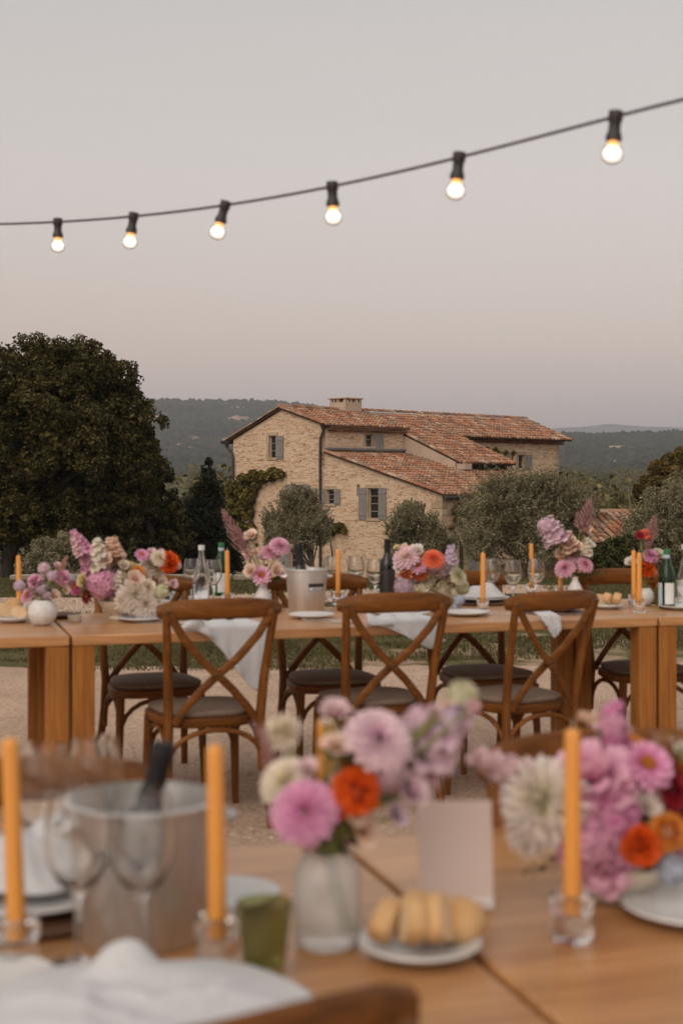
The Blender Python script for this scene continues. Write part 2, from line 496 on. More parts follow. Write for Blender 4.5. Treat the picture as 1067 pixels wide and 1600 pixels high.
def make_ground():
    ys = np.concatenate([[-400, -60, -20], np.arange(-8, 30, 1.0), np.arange(30, 130, 4.0), np.arange(130, 700, 25.0), [900, 1200, 1800, 2500, 4000, 9000]])
    xs = np.concatenate([[-7000, -2000, -600, -200, -80], np.arange(-40, 41, 4.0), [80, 200, 600, 2000, 7000]])
    X, Y = np.meshgrid(xs, ys)
    Z = tz(Y) + np.where(Y > 60, (fbm(X / 60, Y / 60, 3, 5) - 0.5) * np.clip((Y - 60) / 80, 0, 1) * 2.0, 0)
    P = [[(X[i, j], Y[i, j], Z[i, j]) for j in range(len(xs))] for i in range(len(ys))]
    mb = MB(); mb.grid(P)
    tag(mb.build('ground', mat_ground(), angle=None), kind='structure')
    # gravel court: a sheet 4 mm above the ground with a ragged far edge
    m, n, l, b = new_mat('gravel')
    v = coords(n, l)
    vo = n.new('ShaderNodeTexVoronoi'); vo.inputs['Scale'].default_value = 75; l.new(v, vo.inputs['Vector'])
    t = noise(n, l, v, 1.6, 6, 0.65)
    r = ramp_node(n, [(0.40, 0.282, 0.206), (0.50, 0.363, 0.272), (0.58, 0.435, 0.335)], [0.15, 0.5, 0.85])
    l.new(vo.outputs['Color'], r.inputs[0])
    r2 = ramp_node(n, [(0.80, 0.76, 0.72), (1.08, 1.06, 1.04)], [0.32, 0.68]); l.new(t.outputs[0], r2.inputs[0])
    l.new(mixc(n, l, 1.0, r.outputs[0], r2.outputs[0], 'MULTIPLY'), b.inputs['Base Color'])
    setp(b, Roughness=0.95); b.inputs['Specular IOR Level'].default_value = 0.1
    t4 = noise(n, l, v, 40, 4); bump(n, l, t4.outputs[0], b, 0.7, 0.02)
    GM = m
    mb = MB()
    xs = np.arange(-14, 14.01, 0.1)
    edge = 10.2 + 0.10 * xs * (xs > 0) + 0.35 * (fbm(xs * 1.2, xs * 0 + 3, 4, 9) - 0.5) + (fbm(xs * 5, xs * 0 + 8, 3, 4) - 0.5) * 0.3
    rows = [[(x, -20, 0.004) for x in xs], [(x, 6, 0.004) for x in xs], [(x, e, 0.004) for x, e in zip(xs, edge)]]
    mb.grid(rows)
    tag(mb.build('gravel_court', GM, angle=None), kind='structure')
    mb = MB()
    xs = np.arange(-9, 3.01, 0.1)
    c = 15.6 + 0.55 * (xs + 2.0) * 0.9 + 0.0 * xs
    c = np.where(xs < -2.4, 15.35, c)
    w = np.where(xs < -2.2, 1.15, 0.75) + (fbm(xs * 3, xs * 0, 3, 2) - 0.5) * 0.35
    c = np.clip(c, 0, 17.6)
    mb.grid([[(x, cc - ww, 0.004) for x, cc, ww in zip(xs, c, w)], [(x, cc + ww * 0.8, 0.004) for x, cc, ww in zip(xs, c, w)]])
    tag(mb.build('gravel_path', GM, angle=None), kind='structure')
    # loose pebbles on court and path
    N = 9000
    d = 3.0 + 8.0 * RNG.random(N) ** 1.3
    u = RNG.uniform(-40, 1110, N)
    X = (u - 533) / F * d
    ok = d < 10.1
    X, d = X[ok], d[ok]
    N2 = 2600
    x2 = RNG.uniform(-4.2, 0.5, N2); c2 = np.where(x2 < -2.4, 15.35, np.clip(15.6 + 0.495 * (x2 + 2), 0, 17.6)); y2 = c2 + RNG.uniform(-0.9, 0.7, N2)
    X = np.concatenate([X, x2]); Y = np.concatenate([d, y2]); n_ = len(X)
    s = RNG.uniform(0.004, 0.012, n_) * np.where(np.arange(n_) < len(d), 1, 2.2)
    base = np.array([[1, 0, 0], [0.2, 1, 0], [-1, 0.3, 0], [-0.1, -1, 0], [0.1, 0, 0.8]])
    a = RNG.random(n_) * 6.28
    ca, sa = np.cos(a), np.sin(a)
    V = np.zeros((n_, 5, 3))
    V[:, :, 0] = X[:, None] + s[:, None] * (base[:, 0] * ca[:, None] - base[:, 1] * sa[:, None])
    V[:, :, 1] = Y[:, None] + s[:, None] * (base[:, 0] * sa[:, None] + base[:, 1] * ca[:, None])
    V[:, :, 2] = 0.004 + s[:, None] * base[:, 2]
    q = np.array([[0, 1, 4], [1, 2, 4], [2, 3, 4], [3, 0, 4]])
    Q = (np.arange(n_)[:, None, None] * 5 + q).reshape(-1, 3)
    pm = mat_island('pebble', [(0.34, 0.24, 0.175), (0.46, 0.34, 0.26), (0.56, 0.44, 0.35), (0.42, 0.31, 0.235)], 0.9, 0)
    tag(link('pebbles', np_mesh('pebbles', V.reshape(-1, 3), Q, pm)), kind='stuff')
    # grass
    N = 130000
    Y = 10.0 + 11.0 * RNG.random(N)
    X = RNG.uniform(-0.29, 0.29, N) * Y
    den = fbm(X * 0.9, Y * 1.3, 4, 21)
    th = np.where(X > 0.0, 0.52, 0.34) - np.clip((Y - 11.5) / 10, -0.05, 0.22)
    cc = np.where(X < -2.4, 15.35, np.clip(15.6 + 0.495 * (X + 2), 0, 17.6))
    onp = (Y > cc - 1.05) & (Y < cc + 0.85) & (X < 2.5)
    ed = 10.2 + 0.10 * X * (X > 0)
    ok = (den > th + (Y < ed + 0.3) * 0.08) & ~(onp & (RNG.random(N) < 0.97)) & (Y > ed - 0.25)
    X, Y = X[ok], Y[ok]; n_ = len(X)
    Zg = tz(Y)
    a = RNG.random(n_) * 6.28
    h = RNG.uniform(0.012, 0.045, n_) * (0.6 + 0.8 * fbm(X * 2, Y * 2, 2, 3))
    w = RNG.uniform(0.003, 0.007, n_)
    V = np.zeros((n_, 3, 3))
    V[:, 0] = np.stack([X - w * np.cos(a), Y - w * np.sin(a), Zg], 1)
    V[:, 1] = np.stack([X + w * np.cos(a), Y + w * np.sin(a), Zg], 1)
    V[:, 2] = np.stack([X + RNG.normal(0, 0.012, n_), Y + RNG.normal(0, 0.012, n_), Zg + h], 1)
    gm = mat_leaf('grass_blade', [(0.055, 0.06, 0.02), (0.10, 0.095, 0.036), (0.18, 0.145, 0.07)], 0.3, 0.6, 0.35, 0.9)
    tag(link('grass', np_mesh('grass', V.reshape(-1, 3), np.arange(n_ * 3).reshape(-1, 3), gm)), kind='stuff')
make_ground()

# ------------------------------------------------------------------ hills
def blobs(cx, cy, cz, s, hgt, seed):
    """low rounded tree crowns: jittered octahedra-like domes, 9 vertices each"""
    rg = np.random.default_rng(seed)
    n_ = len(cx)
    V = np.zeros((n_, 9, 3))
    for k in range(4):
        for ring, (rr, zz) in enumerate(((1.0, 0.15), (0.72, 0.7))):
            a = PI / 2 * k + ring * 0.7
            j = rg.uniform(0.75, 1.25, n_)
            V[:, ring * 4 + k, 0] = cx + s * rr * j * np.cos(a)
            V[:, ring * 4 + k, 1] = cy + s * rr * j * np.sin(a)
            V[:, ring * 4 + k, 2] = cz + hgt * zz * rg.uniform(0.8, 1.2, n_)
    V[:, 8] = np.stack([cx + s * rg.normal(0, 0.15, n_), cy, cz + hgt], 1)
    q = []
    for k in range(4):
        k2 = (k + 1) % 4
        q += [[k, k2, 4 + k], [k2, 4 + k2, 4 + k], [4 + k, 4 + k2, 8]]
    q = np.array(q)
    return V.reshape(-1, 3), (np.arange(n_)[:, None, None] * 9 + q).reshape(-1, 3)
HILLMAT = None
def hill(name, dtop, dbase, zbase, prof, u0, u1, nu, nv, ntree, tsize, seed, rocks):
    us = np.linspace(u0, u1, nu)
    xt = (us - 533.5) / F * dtop
    pu, pv = zip(*prof)
    vt = np.interp(us, pu, pv)
    ztop = H + (YH - vt) / F * dtop
    def surf(i_f, t):
        x = np.interp(i_f, np.arange(nu), xt)
        zt_ = np.interp(i_f, np.arange(nu), ztop)
        d = dbase + (dtop - dbase) * t
        sh = np.where(t <= 1, np.clip(t, 0, 1) ** 1.35, 1 - (t - 1) * 0.7)
        rel = fbm(x / 160, d / 200, 4, seed) - 0.5
        amp = (zt_ - zbase) * 0.28 * np.clip(np.sin(np.clip(t, 0, 1) * PI), 0, 1)
        return x, d, zbase + (zt_ - zbase) * sh + rel * amp
    I, T = np.meshgrid(np.arange(nu), np.concatenate([np.linspace(0, 1, nv), [1.15, 1.5]]))
    x, d, z = surf(I.astype(float), T)
    nn = T.shape[0]
    V = np.stack([x, d, z], -1).reshape(-1, 3)
    idx = np.arange(nn * nu).reshape(nn, nu)
    Q = np.stack([idx[:-1, :-1], idx[:-1, 1:], idx[1:, 1:], idx[1:, :-1]], -1).reshape(-1, 4)
    rk = fbm(x / 38 + d / 160, z / 8 + d / 240, 4, seed + 40)
    band = np.exp(-((T - rocks[0]) / rocks[1]) ** 2)
    tip = np.clip((rk - (0.70 - 0.20 * band)) / 0.03, 0, 1).reshape(-1)
    global HILLMAT
    if HILLMAT is None:
        m, n, l, b = new_mat('hillside')
        a = n.new('ShaderNodeAttribute'); a.attribute_name = 'tip'
        v = coords(n, l)
        t = noise(n, l, v, 0.06, 8, 0.7)
        g = ramp_node(n, [(0.026, 0.032, 0.018), (0.055, 0.060, 0.034), (0.09, 0.085, 0.055)], [0.3, 0.52, 0.75]); l.new(t.outputs[0], g.inputs[0])
        k = ramp_node(n, [(0.30, 0.20, 0.16), (0.70, 0.47, 0.38)], [0.35, 0.65]); l.new(t.outputs[0], k.inputs[0])
        l.new(mixc(n, l, a.outputs['Fac'], g.outputs[0], k.outputs[0]), b.inputs['Base Color'])
        setp(b, Roughness=1.0); b.inputs['Specular IOR Level'].default_value = 0.0
        bump(n, l, t.outputs[0], b, 1.0, 8.0)
        HILLMAT = m
    me = np_mesh(name, V, Q, HILLMAT, tip)
    me.polygons.foreach_set('use_smooth', [True] * len(me.polygons))
    o = tag(link(name, me), kind='structure')
    if ntree:
        rg = np.random.default_rng(seed + 1)
        fi, ft = rg.uniform(0, nu - 1, ntree), rg.random(ntree) ** 0.8
        x, d, z = surf(fi, ft)
        rk = fbm(x / 38 + d / 160, z / 8 + d / 240, 4, seed + 40)
        ok = rk < 0.70 - 0.20 * np.exp(-((ft - rocks[0]) / rocks[1]) ** 2)
        x, d, z = x[ok], d[ok], z[ok]
        s = rg.uniform(0.6, 1.2, len(x)) * tsize
        V, Q = blobs(x, d, z - s * 0.2, s, s * rg.uniform(0.8, 1.5, len(x)), seed)
        tag(link('hill_wood', np_mesh('hill_wood', V, Q, WOODMAT)), kind='stuff')
WOODMAT = mat_leaf('far_wood', [(0.020, 0.027, 0.014), (0.036, 0.044, 0.022), (0.058, 0.060, 0.030)], 0.1, 0.8, 0.3, 0.02)
hill('hill', 2500, 900, 2, [(-400, 640), (150, 629), (245, 625), (430, 627), (470, 632), (560, 645), (700, 668), (850, 705), (1000, 740)], -300, 1000, 330, 150, 26000, 4.2, 11, (0.80, 0.07))
hill('hill', 1800, 700, 0, [(500, 740), (650, 712), (780, 688), (850, 679), (890, 677), (920, 680), (1000, 676), (1067, 675), (1400, 668)], 560, 1330, 220, 110, 15000, 3.4, 23, (0.62, 0.06))
hill('far_ridge', 6500, 4500, 5, [(-400, 690), (700, 688), (800, 676), (870, 669), (910, 667), (950, 662), (1000, 666), (1060, 668), (1400, 672)], 560, 1400, 120, 20, 0, 1, 31, (0.6, 0.01))

# ------------------------------------------------------------------ foliage
def unit(n_, rg):
    v = rg.normal(size=(n_, 3))
    return v / np.linalg.norm(v, axis=1)[:, None]
def leaf_mesh(name, clumps, n_, L, Wd, mat, seed=1, shell=0.45, up=0.35, droop=0.0, outward=0.8, wexp=2.0):
    """clumps (m,4): centre and radius; leaves are small folded diamonds spread through each clump"""
    rg = np.random.default_rng(seed)
    C = np.asarray(clumps, float)
    w = C[:, 3] ** wexp; w /= w.sum()
    k = rg.choice(len(C), n_, p=w)
    dr = unit(n_, rg)
    rad = C[k, 3] * (shell + (1 - shell) * rg.random(n_) ** 0.7)
    P = C[k, :3] + dr * rad[:, None] * np.array([1, 1, 0.85])
    N = dr * outward + unit(n_, rg) * 0.7 + np.array([0, 0, up])
    N /= np.linalg.norm(N, axis=1)[:, None]
    A = np.cross(N, unit(n_, rg) ) ; A /= np.linalg.norm(A, axis=1)[:, None] + 1e-9
    A[:, 2] -= droop; A /= np.linalg.norm(A, axis=1)[:, None] + 1e-9
    B = np.cross(N, A)
    l = (L * rg.uniform(0.6, 1.3, n_))[:, None]; ww = (Wd * rg.uniform(0.7, 1.3, n_))[:, None]
    V = np.stack([P - A * l * 0.5, P + B * ww * 0.5 + N * ww * 0.15, P + A * l * 0.5, P - B * ww * 0.5 + N * ww * 0.15], 1)
    Q = np.arange(n_ * 4).reshape(-1, 4)
    return np_mesh(name, V.reshape(-1, 3), Q, mat)
def subclumps(lobes, per, frac, seed, shell=0.85, flat=1.0):
    rg = np.random.default_rng(seed)
    out_ = []
    for (x, y, z, r) in lobes:
        n_ = max(4, int(per))
        d = unit(n_, rg)
        for q in d:
            rr = r * (shell + 0.2 * rg.random() - 0.1)
            out_.append((x + q[0] * rr, y + q[1] * rr, z + q[2] * rr * flat, r * frac * rg.uniform(0.7, 1.35)))
    return out_
def core(lobes, k=0.72):
    return [(x, y, z, r * k) for x, y, z, r in lobes]
BARK = mat_noise('bark', (0.02, 0.015, 0.010), (0.06, 0.045, 0.032), 14, 0.9, 0.6, (1, 1, 0.25), 0.03)
OLIVEBARK = mat_noise('olive_bark', (0.07, 0.06, 0.048), (0.17, 0.145, 0.115), 12, 0.9, 0.6, (1, 1, 0.3), 0.03)
def tree(name, label, cat, u_base, d, lobes_px, leaf_n, L, Wd, mat, per=34, frac=0.30, seed=1, trunk_r=0.2, bark=None, dz=0.25, corefrac=0.25, group=None, core_k=0.72, shell=0.45, trunkname='trunk', flat=1.0, droop=0.0, zbase=None, tuft=0.0, two=None):
    base = Vector((px(u_base, d), d, float(tz(d)) - 0.05 if zbase is None else zbase))
    rg = random.Random(seed)
    t = thing(name, label, cat, base, group=group)
    lobes = []
    for (u, v, r) in lobes_px:
        r_m = r / F * d
        y = rg.uniform(-dz, dz) * 3.0
        lobes.append((px(u, d + y) - base.x, y, pz(v, d + y) - base.z, r_m))
    if two:
        cl = subclumps(subclumps(lobes, two[0], two[1], seed, 0.80), two[2], two[3], seed + 9, 0.72)
    else:
        cl = subclumps(lobes, per, frac, seed, flat=flat)
    if tuft:                                    # feathery shoots standing out of the crown
        r2 = np.random.default_rng(seed + 77)
        for (x, y, z, r) in lobes:
            for q in unit(34, r2):
                q[2] = abs(q[2]) * 0.9 + 0.15
                q /= np.linalg.norm(q)
                for k in range(5):
                    e = 0.80 + 0.10 * k * tuft
                    cl.append((x + q[0] * r * e, y + q[1] * r * e, z + q[2] * r * e + 0.03 * k, max(r, 0.40) * (0.17 - 0.028 * k)))
    n1 = int(leaf_n * (1 - corefrac))
    me1 = leaf_mesh('crown', cl, n1, L, Wd, mat, seed, shell, droop=droop, wexp=1.1 if tuft else 2.0)
    link('crown', me1, t)
    if corefrac > 0:
        link('inner_crown', leaf_mesh('inner_crown', core(lobes, core_k), int(leaf_n * corefrac), L * 1.7, Wd * 1.9, mat, seed + 5, 0.1, outward=0.3), t)
    mb = MB()
    cz = sum(l[2] for l in lobes) / len(lobes)
    cx = sum(l[0] for l in lobes) / len(lobes)
    pts = [(0, 0, -0.3), (0.05 * trunk_r, 0, cz * 0.25), (cx * 0.3 + trunk_r * 0.4, 0, cz * 0.55), (cx * 0.7, 0, cz * 0.95)]
    mb.tube(pts, [trunk_r * 1.3, trunk_r, trunk_r * 0.8, trunk_r * 0.35], 10)
    link(trunkname, mb.mesh(trunkname, bark or BARK), t)
    for (x, y, z, r) in lobes[:8]:
        lb = MB()
        lb.tube([(cx * 0.2, 0, cz * 0.45), ((cx * 0.3 + x) * 0.5, y * 0.5, (cz * 0.5 + z) * 0.5), (x, y, z + r * 0.4)], [trunk_r * 0.55, trunk_r * 0.35, trunk_r * 0.08], 6)
        link('limb', lb.mesh('limb', bark or BARK), t)
    return t
OAK = mat_leaf('oak_leaf', [(0.022, 0.020, 0.006), (0.062, 0.053, 0.014), (0.145, 0.115, 0.034)], 0.22, 0.5, 0.3, 0.5)
DARK = mat_leaf('dark_leaf', [(0.012, 0.016, 0.008), (0.022, 0.027, 0.012), (0.036, 0.038, 0.018)], 0.15, 0.5, 0.3, 0.8)
OLIVE = mat_leaf('olive_leaf', [(0.10, 0.085, 0.038), (0.25, 0.222, 0.125), (0.50, 0.455, 0.31)], 0.35, 0.6, 0.3, 1.2)
IVY = mat_leaf('ivy_leaf', [(0.045, 0.042, 0.009), (0.12, 0.10, 0.02), (0.26, 0.195, 0.05)], 0.2, 0.45, 0.3, 2.0)
HEDGE = mat_leaf('hedge_leaf', [(0.02, 0.024, 0.009), (0.044, 0.048, 0.015), (0.10, 0.09, 0.03)], 0.2, 0.45, 0.3, 2.0)
RUST = mat_leaf('rust_leaf', [(0.06, 0.055, 0.014), (0.12, 0.092, 0.024), (0.24, 0.125, 0.036)], 0.25, 0.5, 0.35, 1.0)
MID = mat_leaf('forest_leaf', [(0.06, 0.06, 0.022), (0.13, 0.115, 0.045), (0.25, 0.20, 0.075)], 0.2, 0.6, 0.4, 0.06)

def forest(name, u0, u1, n_, seed, big=1.0):
    rg = np.random.default_rng(seed)
    cl = []
    for k in range(n_):
        d = 95 + 600 * rg.random() ** 1.7
        u = rg.uniform(u0, u1)
        x, z = px(u, d), float(tz(d))
        r = rg.uniform(2.0, 3.6) * big
        h = rg.uniform(3.0, 5.5)
        for q in range(9):
            dv = unit(1, rg)[0]
            cl.append((x + dv[0] * r * 0.8, d + dv[1] * r * 0.8, z + h + dv[2] * r * 0.55, r * rg.uniform(0.35, 0.6)))
        cl.append((x, d, z + h * 0.45, r * 0.9))
    o = link(name, leaf_mesh(name, cl, n_ * 330, 0.55, 0.42, MID, seed, 0.55))
    tag(o, kind='stuff')
forest('distant_wood', 790, 1230, 240, 51)
forest('distant_wood', 170, 440, 130, 52)

tree('oak_tree', 'huge dark round evergreen oak filling the left edge beside the house', 'tree', 12, 42,
     [(60, 608, 74), (128, 598, 62), (8, 628, 82), (-62, 650, 95), (172, 616, 58), (200, 662, 46), (120, 690, 92), (30, 725, 105), (190, 725, 64), (90, 600, 60), (-120, 720, 100),
      (140, 790, 78), (55, 800, 78), (-60, 790, 100), (190, 810, 60), (100, 845, 55), (222, 640, 20), (228, 632, 12), (215, 690, 30), (236, 700, 16), (150, 572, 26), (172, 572, 20), (75, 560, 34), (98, 552, 24), (20, 740, 60), (20, 800, 50), (20, 566, 26), (205, 610, 18), (240, 745, 20)],
     200000, 0.105, 0.07, OAK, 44, 0.27, 3, 0.20, dz=0.5, corefrac=0.16, core_k=0.60, shell=0.5, two=(17, 0.36, 9, 0.36))
tree('oak_tree', 'smaller dark oak tucked against the right flank of the huge oak', 'tree', 236, 47,
     [(244, 728, 30), (232, 765, 40), (258, 800, 38), (225, 830, 48), (262, 850, 38), (210, 790, 36), (190, 860, 46)],
     46000, 0.13, 0.085, OAK, 34, 0.30, 5, 0.2, dz=0.3, corefrac=0.18, core_k=0.65, shell=0.35, two=(16, 0.40, 8, 0.42))
tree('conifer_tree', 'dark pointed conifer standing between the oaks and the house', 'tree', 322, 50,
     [(326, 722, 7), (325, 738, 13), (327, 758, 20), (322, 782, 30), (318, 812, 40), (330, 842, 42), (300, 850, 40), (318, 872, 46), (345, 865, 40), (280, 872, 34)],
     36000, 0.11, 0.06, DARK, 40, 0.28, 8, 0.14, dz=0.2)
tree('olive_tree', 'grey green olive tree in front of the two shuttered house windows at left', 'olive tree', 493, 46,
     [(465, 800, 28), (438, 820, 24), (494, 812, 20), (470, 835, 30), (430, 845, 18), (502, 838, 15), (452, 784, 13), (484, 782, 12), (468, 778, 10), (508, 822, 11), (424, 826, 12)],
     48000, 0.095, 0.021, OLIVE, 95, 0.24, 12, 0.075, OLIVEBARK, 0.2, 0.05, shell=0.0, core_k=0.8, tuft=1.5)
tree('olive_tree', 'small bushy olive tree below the tall shuttered window of the house', 'olive tree', 648, 46,
     [(632, 812, 18), (620, 832, 20), (645, 825, 20), (642, 850, 24), (674, 822, 14), (682, 840, 17), (702, 852, 13), (625, 862, 20), (668, 866, 24), (640, 797, 9), (655, 800, 8), (694, 862, 16)],
     42000, 0.095, 0.021, OLIVE, 100, 0.23, 14, 0.07, OLIVEBARK, 0.2, 0.05, shell=0.0, core_k=0.8, tuft=1.5)
tree('olive_tree', 'wide spreading olive tree covering the right end of the house', 'olive tree', 815, 42,
     [(780, 795, 46), (745, 815, 34), (820, 800, 48), (860, 790, 42), (895, 800, 40), (785, 845, 48), (845, 850, 48), (890, 855, 42), (750, 850, 28), (800, 768, 22), (862, 765, 22), (768, 772, 18), (915, 825, 26), (838, 760, 12)],
     115000, 0.095, 0.021, OLIVE, 100, 0.23, 16, 0.13, OLIVEBARK, 0.3, 0.05, shell=0.0, core_k=0.8, tuft=1.5)
tree('olive_tree', 'tall olive tree cut by the right edge of the picture', 'olive tree', 1050, 38,
     [(1042, 812, 38), (1085, 800, 44), (1008, 822, 28), (1050, 850, 50), (1090, 840, 50), (998, 850, 26), (1068, 772, 22), (1022, 792, 18), (1052, 782, 16), (1120, 800, 50), (1030, 885, 40), (992, 832, 14)],
     85000, 0.095, 0.021, OLIVE, 100, 0.23, 18, 0.13, OLIVEBARK, 0.3, 0.05, shell=0.0, core_k=0.8, tuft=1.5)
tree('autumn_tree', 'leafy tree turning rust and gold above the right hand olive', 'tree', 1075, 56,
     [(1060, 732, 26), (1034, 742, 20), (1016, 762, 20), (1082, 718, 28), (1050, 765, 34), (1090, 755, 40), (1003, 780, 16), (1046, 718, 11), (1024, 730, 11), (1062, 708, 9), (996, 765, 8)],
     26000, 0.17, 0.12, RUST, 40, 0.30, 20, 0.16, dz=0.3)
tree('laurel_bush', 'dense glossy dark bush beside the small tiled outbuilding', 'bush', 955, 33,
     [(945, 870, 24), (970, 862, 24), (925, 880, 18), (985, 875, 20), (955, 890, 26)],
     20000, 0.085, 0.045, HEDGE, 40, 0.32, 24, 0.05, dz=0.15)
tree('lavender_bush', 'greyish rounded shrub at the foot of the huge oak', 'bush', 85, 31,
     [(70, 862, 22), (100, 855, 24), (55, 880, 18), (120, 872, 20), (90, 885, 24), (40, 890, 16)],
     16000, 0.08, 0.022, OLIVE, 40, 0.34, 26, 0.04, dz=0.15, corefrac=0.2)

# ------------------------------------------------------------------ farmhouse
# local frame: x runs along the eaves (to the right and away), y along the front wall (to the left and away)
HX, HY, Q2 = 4.236, 60.0, math.sqrt(0.5)
def fa(u):                                   # y on the front wall for photograph column u
    k = (u - 533.5) / F
    return (HX - 60 * k) / (Q2 * (1 + k))
def fz(v, a, b=0.0): return H + (YH - v) / F * (HY + Q2 * a + Q2 * b)
def fb(u, a):                                # x on a wall y = a
    k = (u - 533.5) / F
    return (k * (HY + Q2 * a) - HX + Q2 * a) / (Q2 * (1 - k))
Z0 = -3.4
STONE = mat_island('rubble_stone', [(0.37, 0.22, 0.135), (0.60, 0.425, 0.285), (0.68, 0.505, 0.36), (0.49, 0.275, 0.14), (0.71, 0.54, 0.40), (0.59, 0.40, 0.265), (0.65, 0.465, 0.315), (0.44, 0.315, 0.22), (0.62, 0.40, 0.26)], 0.9, 0.4, 9, 0.02)
DRESS = mat_island('dressed_stone', [(0.42, 0.31, 0.20), (0.50, 0.385, 0.26)], 0.85, 0.3, 7, 0.01)
MORTAR = mat_noise('lime_mortar', (0.58, 0.42, 0.285), (0.68, 0.51, 0.37), 5, 0.95, 0.4, (1, 1, 1), 0.02)
PLASTER = mat_noise('lime_plaster', (0.44, 0.33, 0.245), (0.52, 0.40, 0.30), 1.8, 0.9, 0.15, (1, 1, 1), 0.02)
SHUT = mat_noise('shutter_paint', (0.20, 0.185, 0.175), (0.26, 0.24, 0.225), 5, 0.7, 0.1, (6, 6, 0.5), 0.01)
PANE = mat_noise('dark_pane', (0.012, 0.011, 0.010), (0.03, 0.027, 0.024), 2, 0.12, 0)
FRAMEP = mat_noise('window_frame_paint', (0.22, 0.19, 0.16), (0.30, 0.26, 0.22), 5, 0.7)
IRON = mat_noise('dark_zinc', (0.022, 0.017, 0.015), (0.05, 0.04, 0.035), 6, 0.5, 0.1)
ZINC = mat_noise('grey_zinc', (0.13, 0.125, 0.125), (0.20, 0.19, 0.19), 4, 0.5, 0.1)
TILE = mat_island('clay_tile', [(0.25, 0.10, 0.052), (0.44, 0.185, 0.09), (0.17, 0.095, 0.065), (0.46, 0.27, 0.17), (0.34, 0.13, 0.06), (0.56, 0.39, 0.28), (0.21, 0.145, 0.11), (0.44, 0.20, 0.10), (0.36, 0.24, 0.17)], 0.85, 0.4, 10, 0.01, patch=((0.24, 0.185, 0.135), 0.7, 0.54))
TILEUNDER = mat_noise('tile_channel_shade', (0.045, 0.022, 0.013), (0.10, 0.05, 0.03), 3, 0.9)  # shadow between the tile rows put into the channels' dark colour

house = thing('farmhouse', 'long stone farmhouse with terracotta tiled roofs and grey shutters', 'house', (HX, HY, 0), R(45))

def inpoly(p, poly):
    x, y = p; c = False
    for i in range(len(poly)):
        (x1, y1), (x2, y2) = poly[i], poly[i - 1]
        if (y1 > y) != (y2 > y) and x < (x2 - x1) * (y - y1) / (y2 - y1) + x1: c = not c
    return c
def wall(name, o, ud, nrm, poly, holes, mat, parent, stones=True, seed=1, depth=0.22, label=None, th=0.35):
    """wall polygon in (u, z) with real openings; reveals go back by depth; rubble stones stand proud"""
    o, ud, nrm = Vector(o), Vector(ud), Vector(nrm)
    def W3(p, off=0.0): return o + ud * p[0] + Vector((0, 0, p[1])) + nrm * off
    loops = [[Vector((p[0], p[1], 0)) for p in poly]] + [[Vector((p[0], p[1], 0)) for p in ((h[0], h[2]), (h[1], h[2]), (h[1], h[3]), (h[0], h[3]))] for h in holes]
    tri = tessellate_polygon(loops)
    flat = [p for lp in loops for p in lp]
    mb = MB()
    mb.add([W3(p) for p in flat], [tuple(t) for t in tri])
    mb.add([W3(p, -th) for p in poly], [tuple(range(len(poly)))])
    for i in range(len(poly)):
        a, b = poly[i - 1], poly[i]
        mb.add([W3(a), W3(b), W3(b, -th), W3(a, -th)], [(0, 1, 2, 3)])
    for h in holes:
        c = [(h[0], h[2]), (h[1], h[2]), (h[1], h[3]), (h[0], h[3])]
        for i in range(4):
            mb.add([W3(c[i - 1]), W3(c[i]), W3(c[i], -depth), W3(c[i - 1], -depth)], [(0, 1, 2, 3)])
    w = mb.build(name, mat, parent, smooth=False)
    if label: w['label'] = label
    if stones:
        rg = random.Random(seed)
        zs = [p[1] for p in poly]; us = [p[0] for p in poly]
        sb = MB()
        z = max(min(zs), -3.1)
        while z < max(zs):
            hh = rg.uniform(0.05, 0.11)
            u = min(us) - rg.random() * 0.3
            while u < max(us):
                ww = rg.uniform(0.10, 0.34) if rg.random() < 0.93 else rg.uniform(0.35, 0.5)
                cu, cz = u + ww / 2, z + hh / 2 + rg.uniform(-0.035, 0.035)
                ok = all(inpoly((cu + sx * ww * 0.46, cz + sz * hh * 0.5), poly) for sx in (-1, 1) for sz in (-1, 1))
                if ok:
                    for h in holes:
                        if h[0] - 0.17 - ww / 2 < cu < h[1] + 0.17 + ww / 2 and h[2] - 0.12 - hh / 2 < cz < h[3] + 0.24 + hh / 2: ok = False
                if ok and rg.random() < 0.80:
                    g = 0.012
                    x0, x1, y0, y1 = cu - ww / 2 + g, cu + ww / 2 - g, cz - hh / 2 + g, cz + hh / 2 - g
                    pr = rg.uniform(0.003, 0.022)
                    j = lambda: rg.uniform(-0.03, 0.03)
                    b4 = [(x0 + j(), y0 + j()), (x1 + j(), y0 + j()), (x1 + j(), y1 + j()), (x0 + j(), y1 + j())]
                    mx, my = (x0 + x1) / 2, (y0 + y1) / 2
                    t4 = [(mx + (p[0] - mx) * 0.82, my + (p[1] - my) * 0.72) for p in b4]
                    sb.add([W3(p, 0.0005) for p in b4] + [W3(p, pr) for p in t4], [(0, 1, 5, 4), (1, 2, 6, 5), (2, 3, 7, 6), (3, 0, 4, 7), (4, 5, 6, 7)])
                u += ww + 0.004
            z += hh
        tag(sb.build('rubble', STONE, w, smooth=False), kind='stuff')
    return w, W3
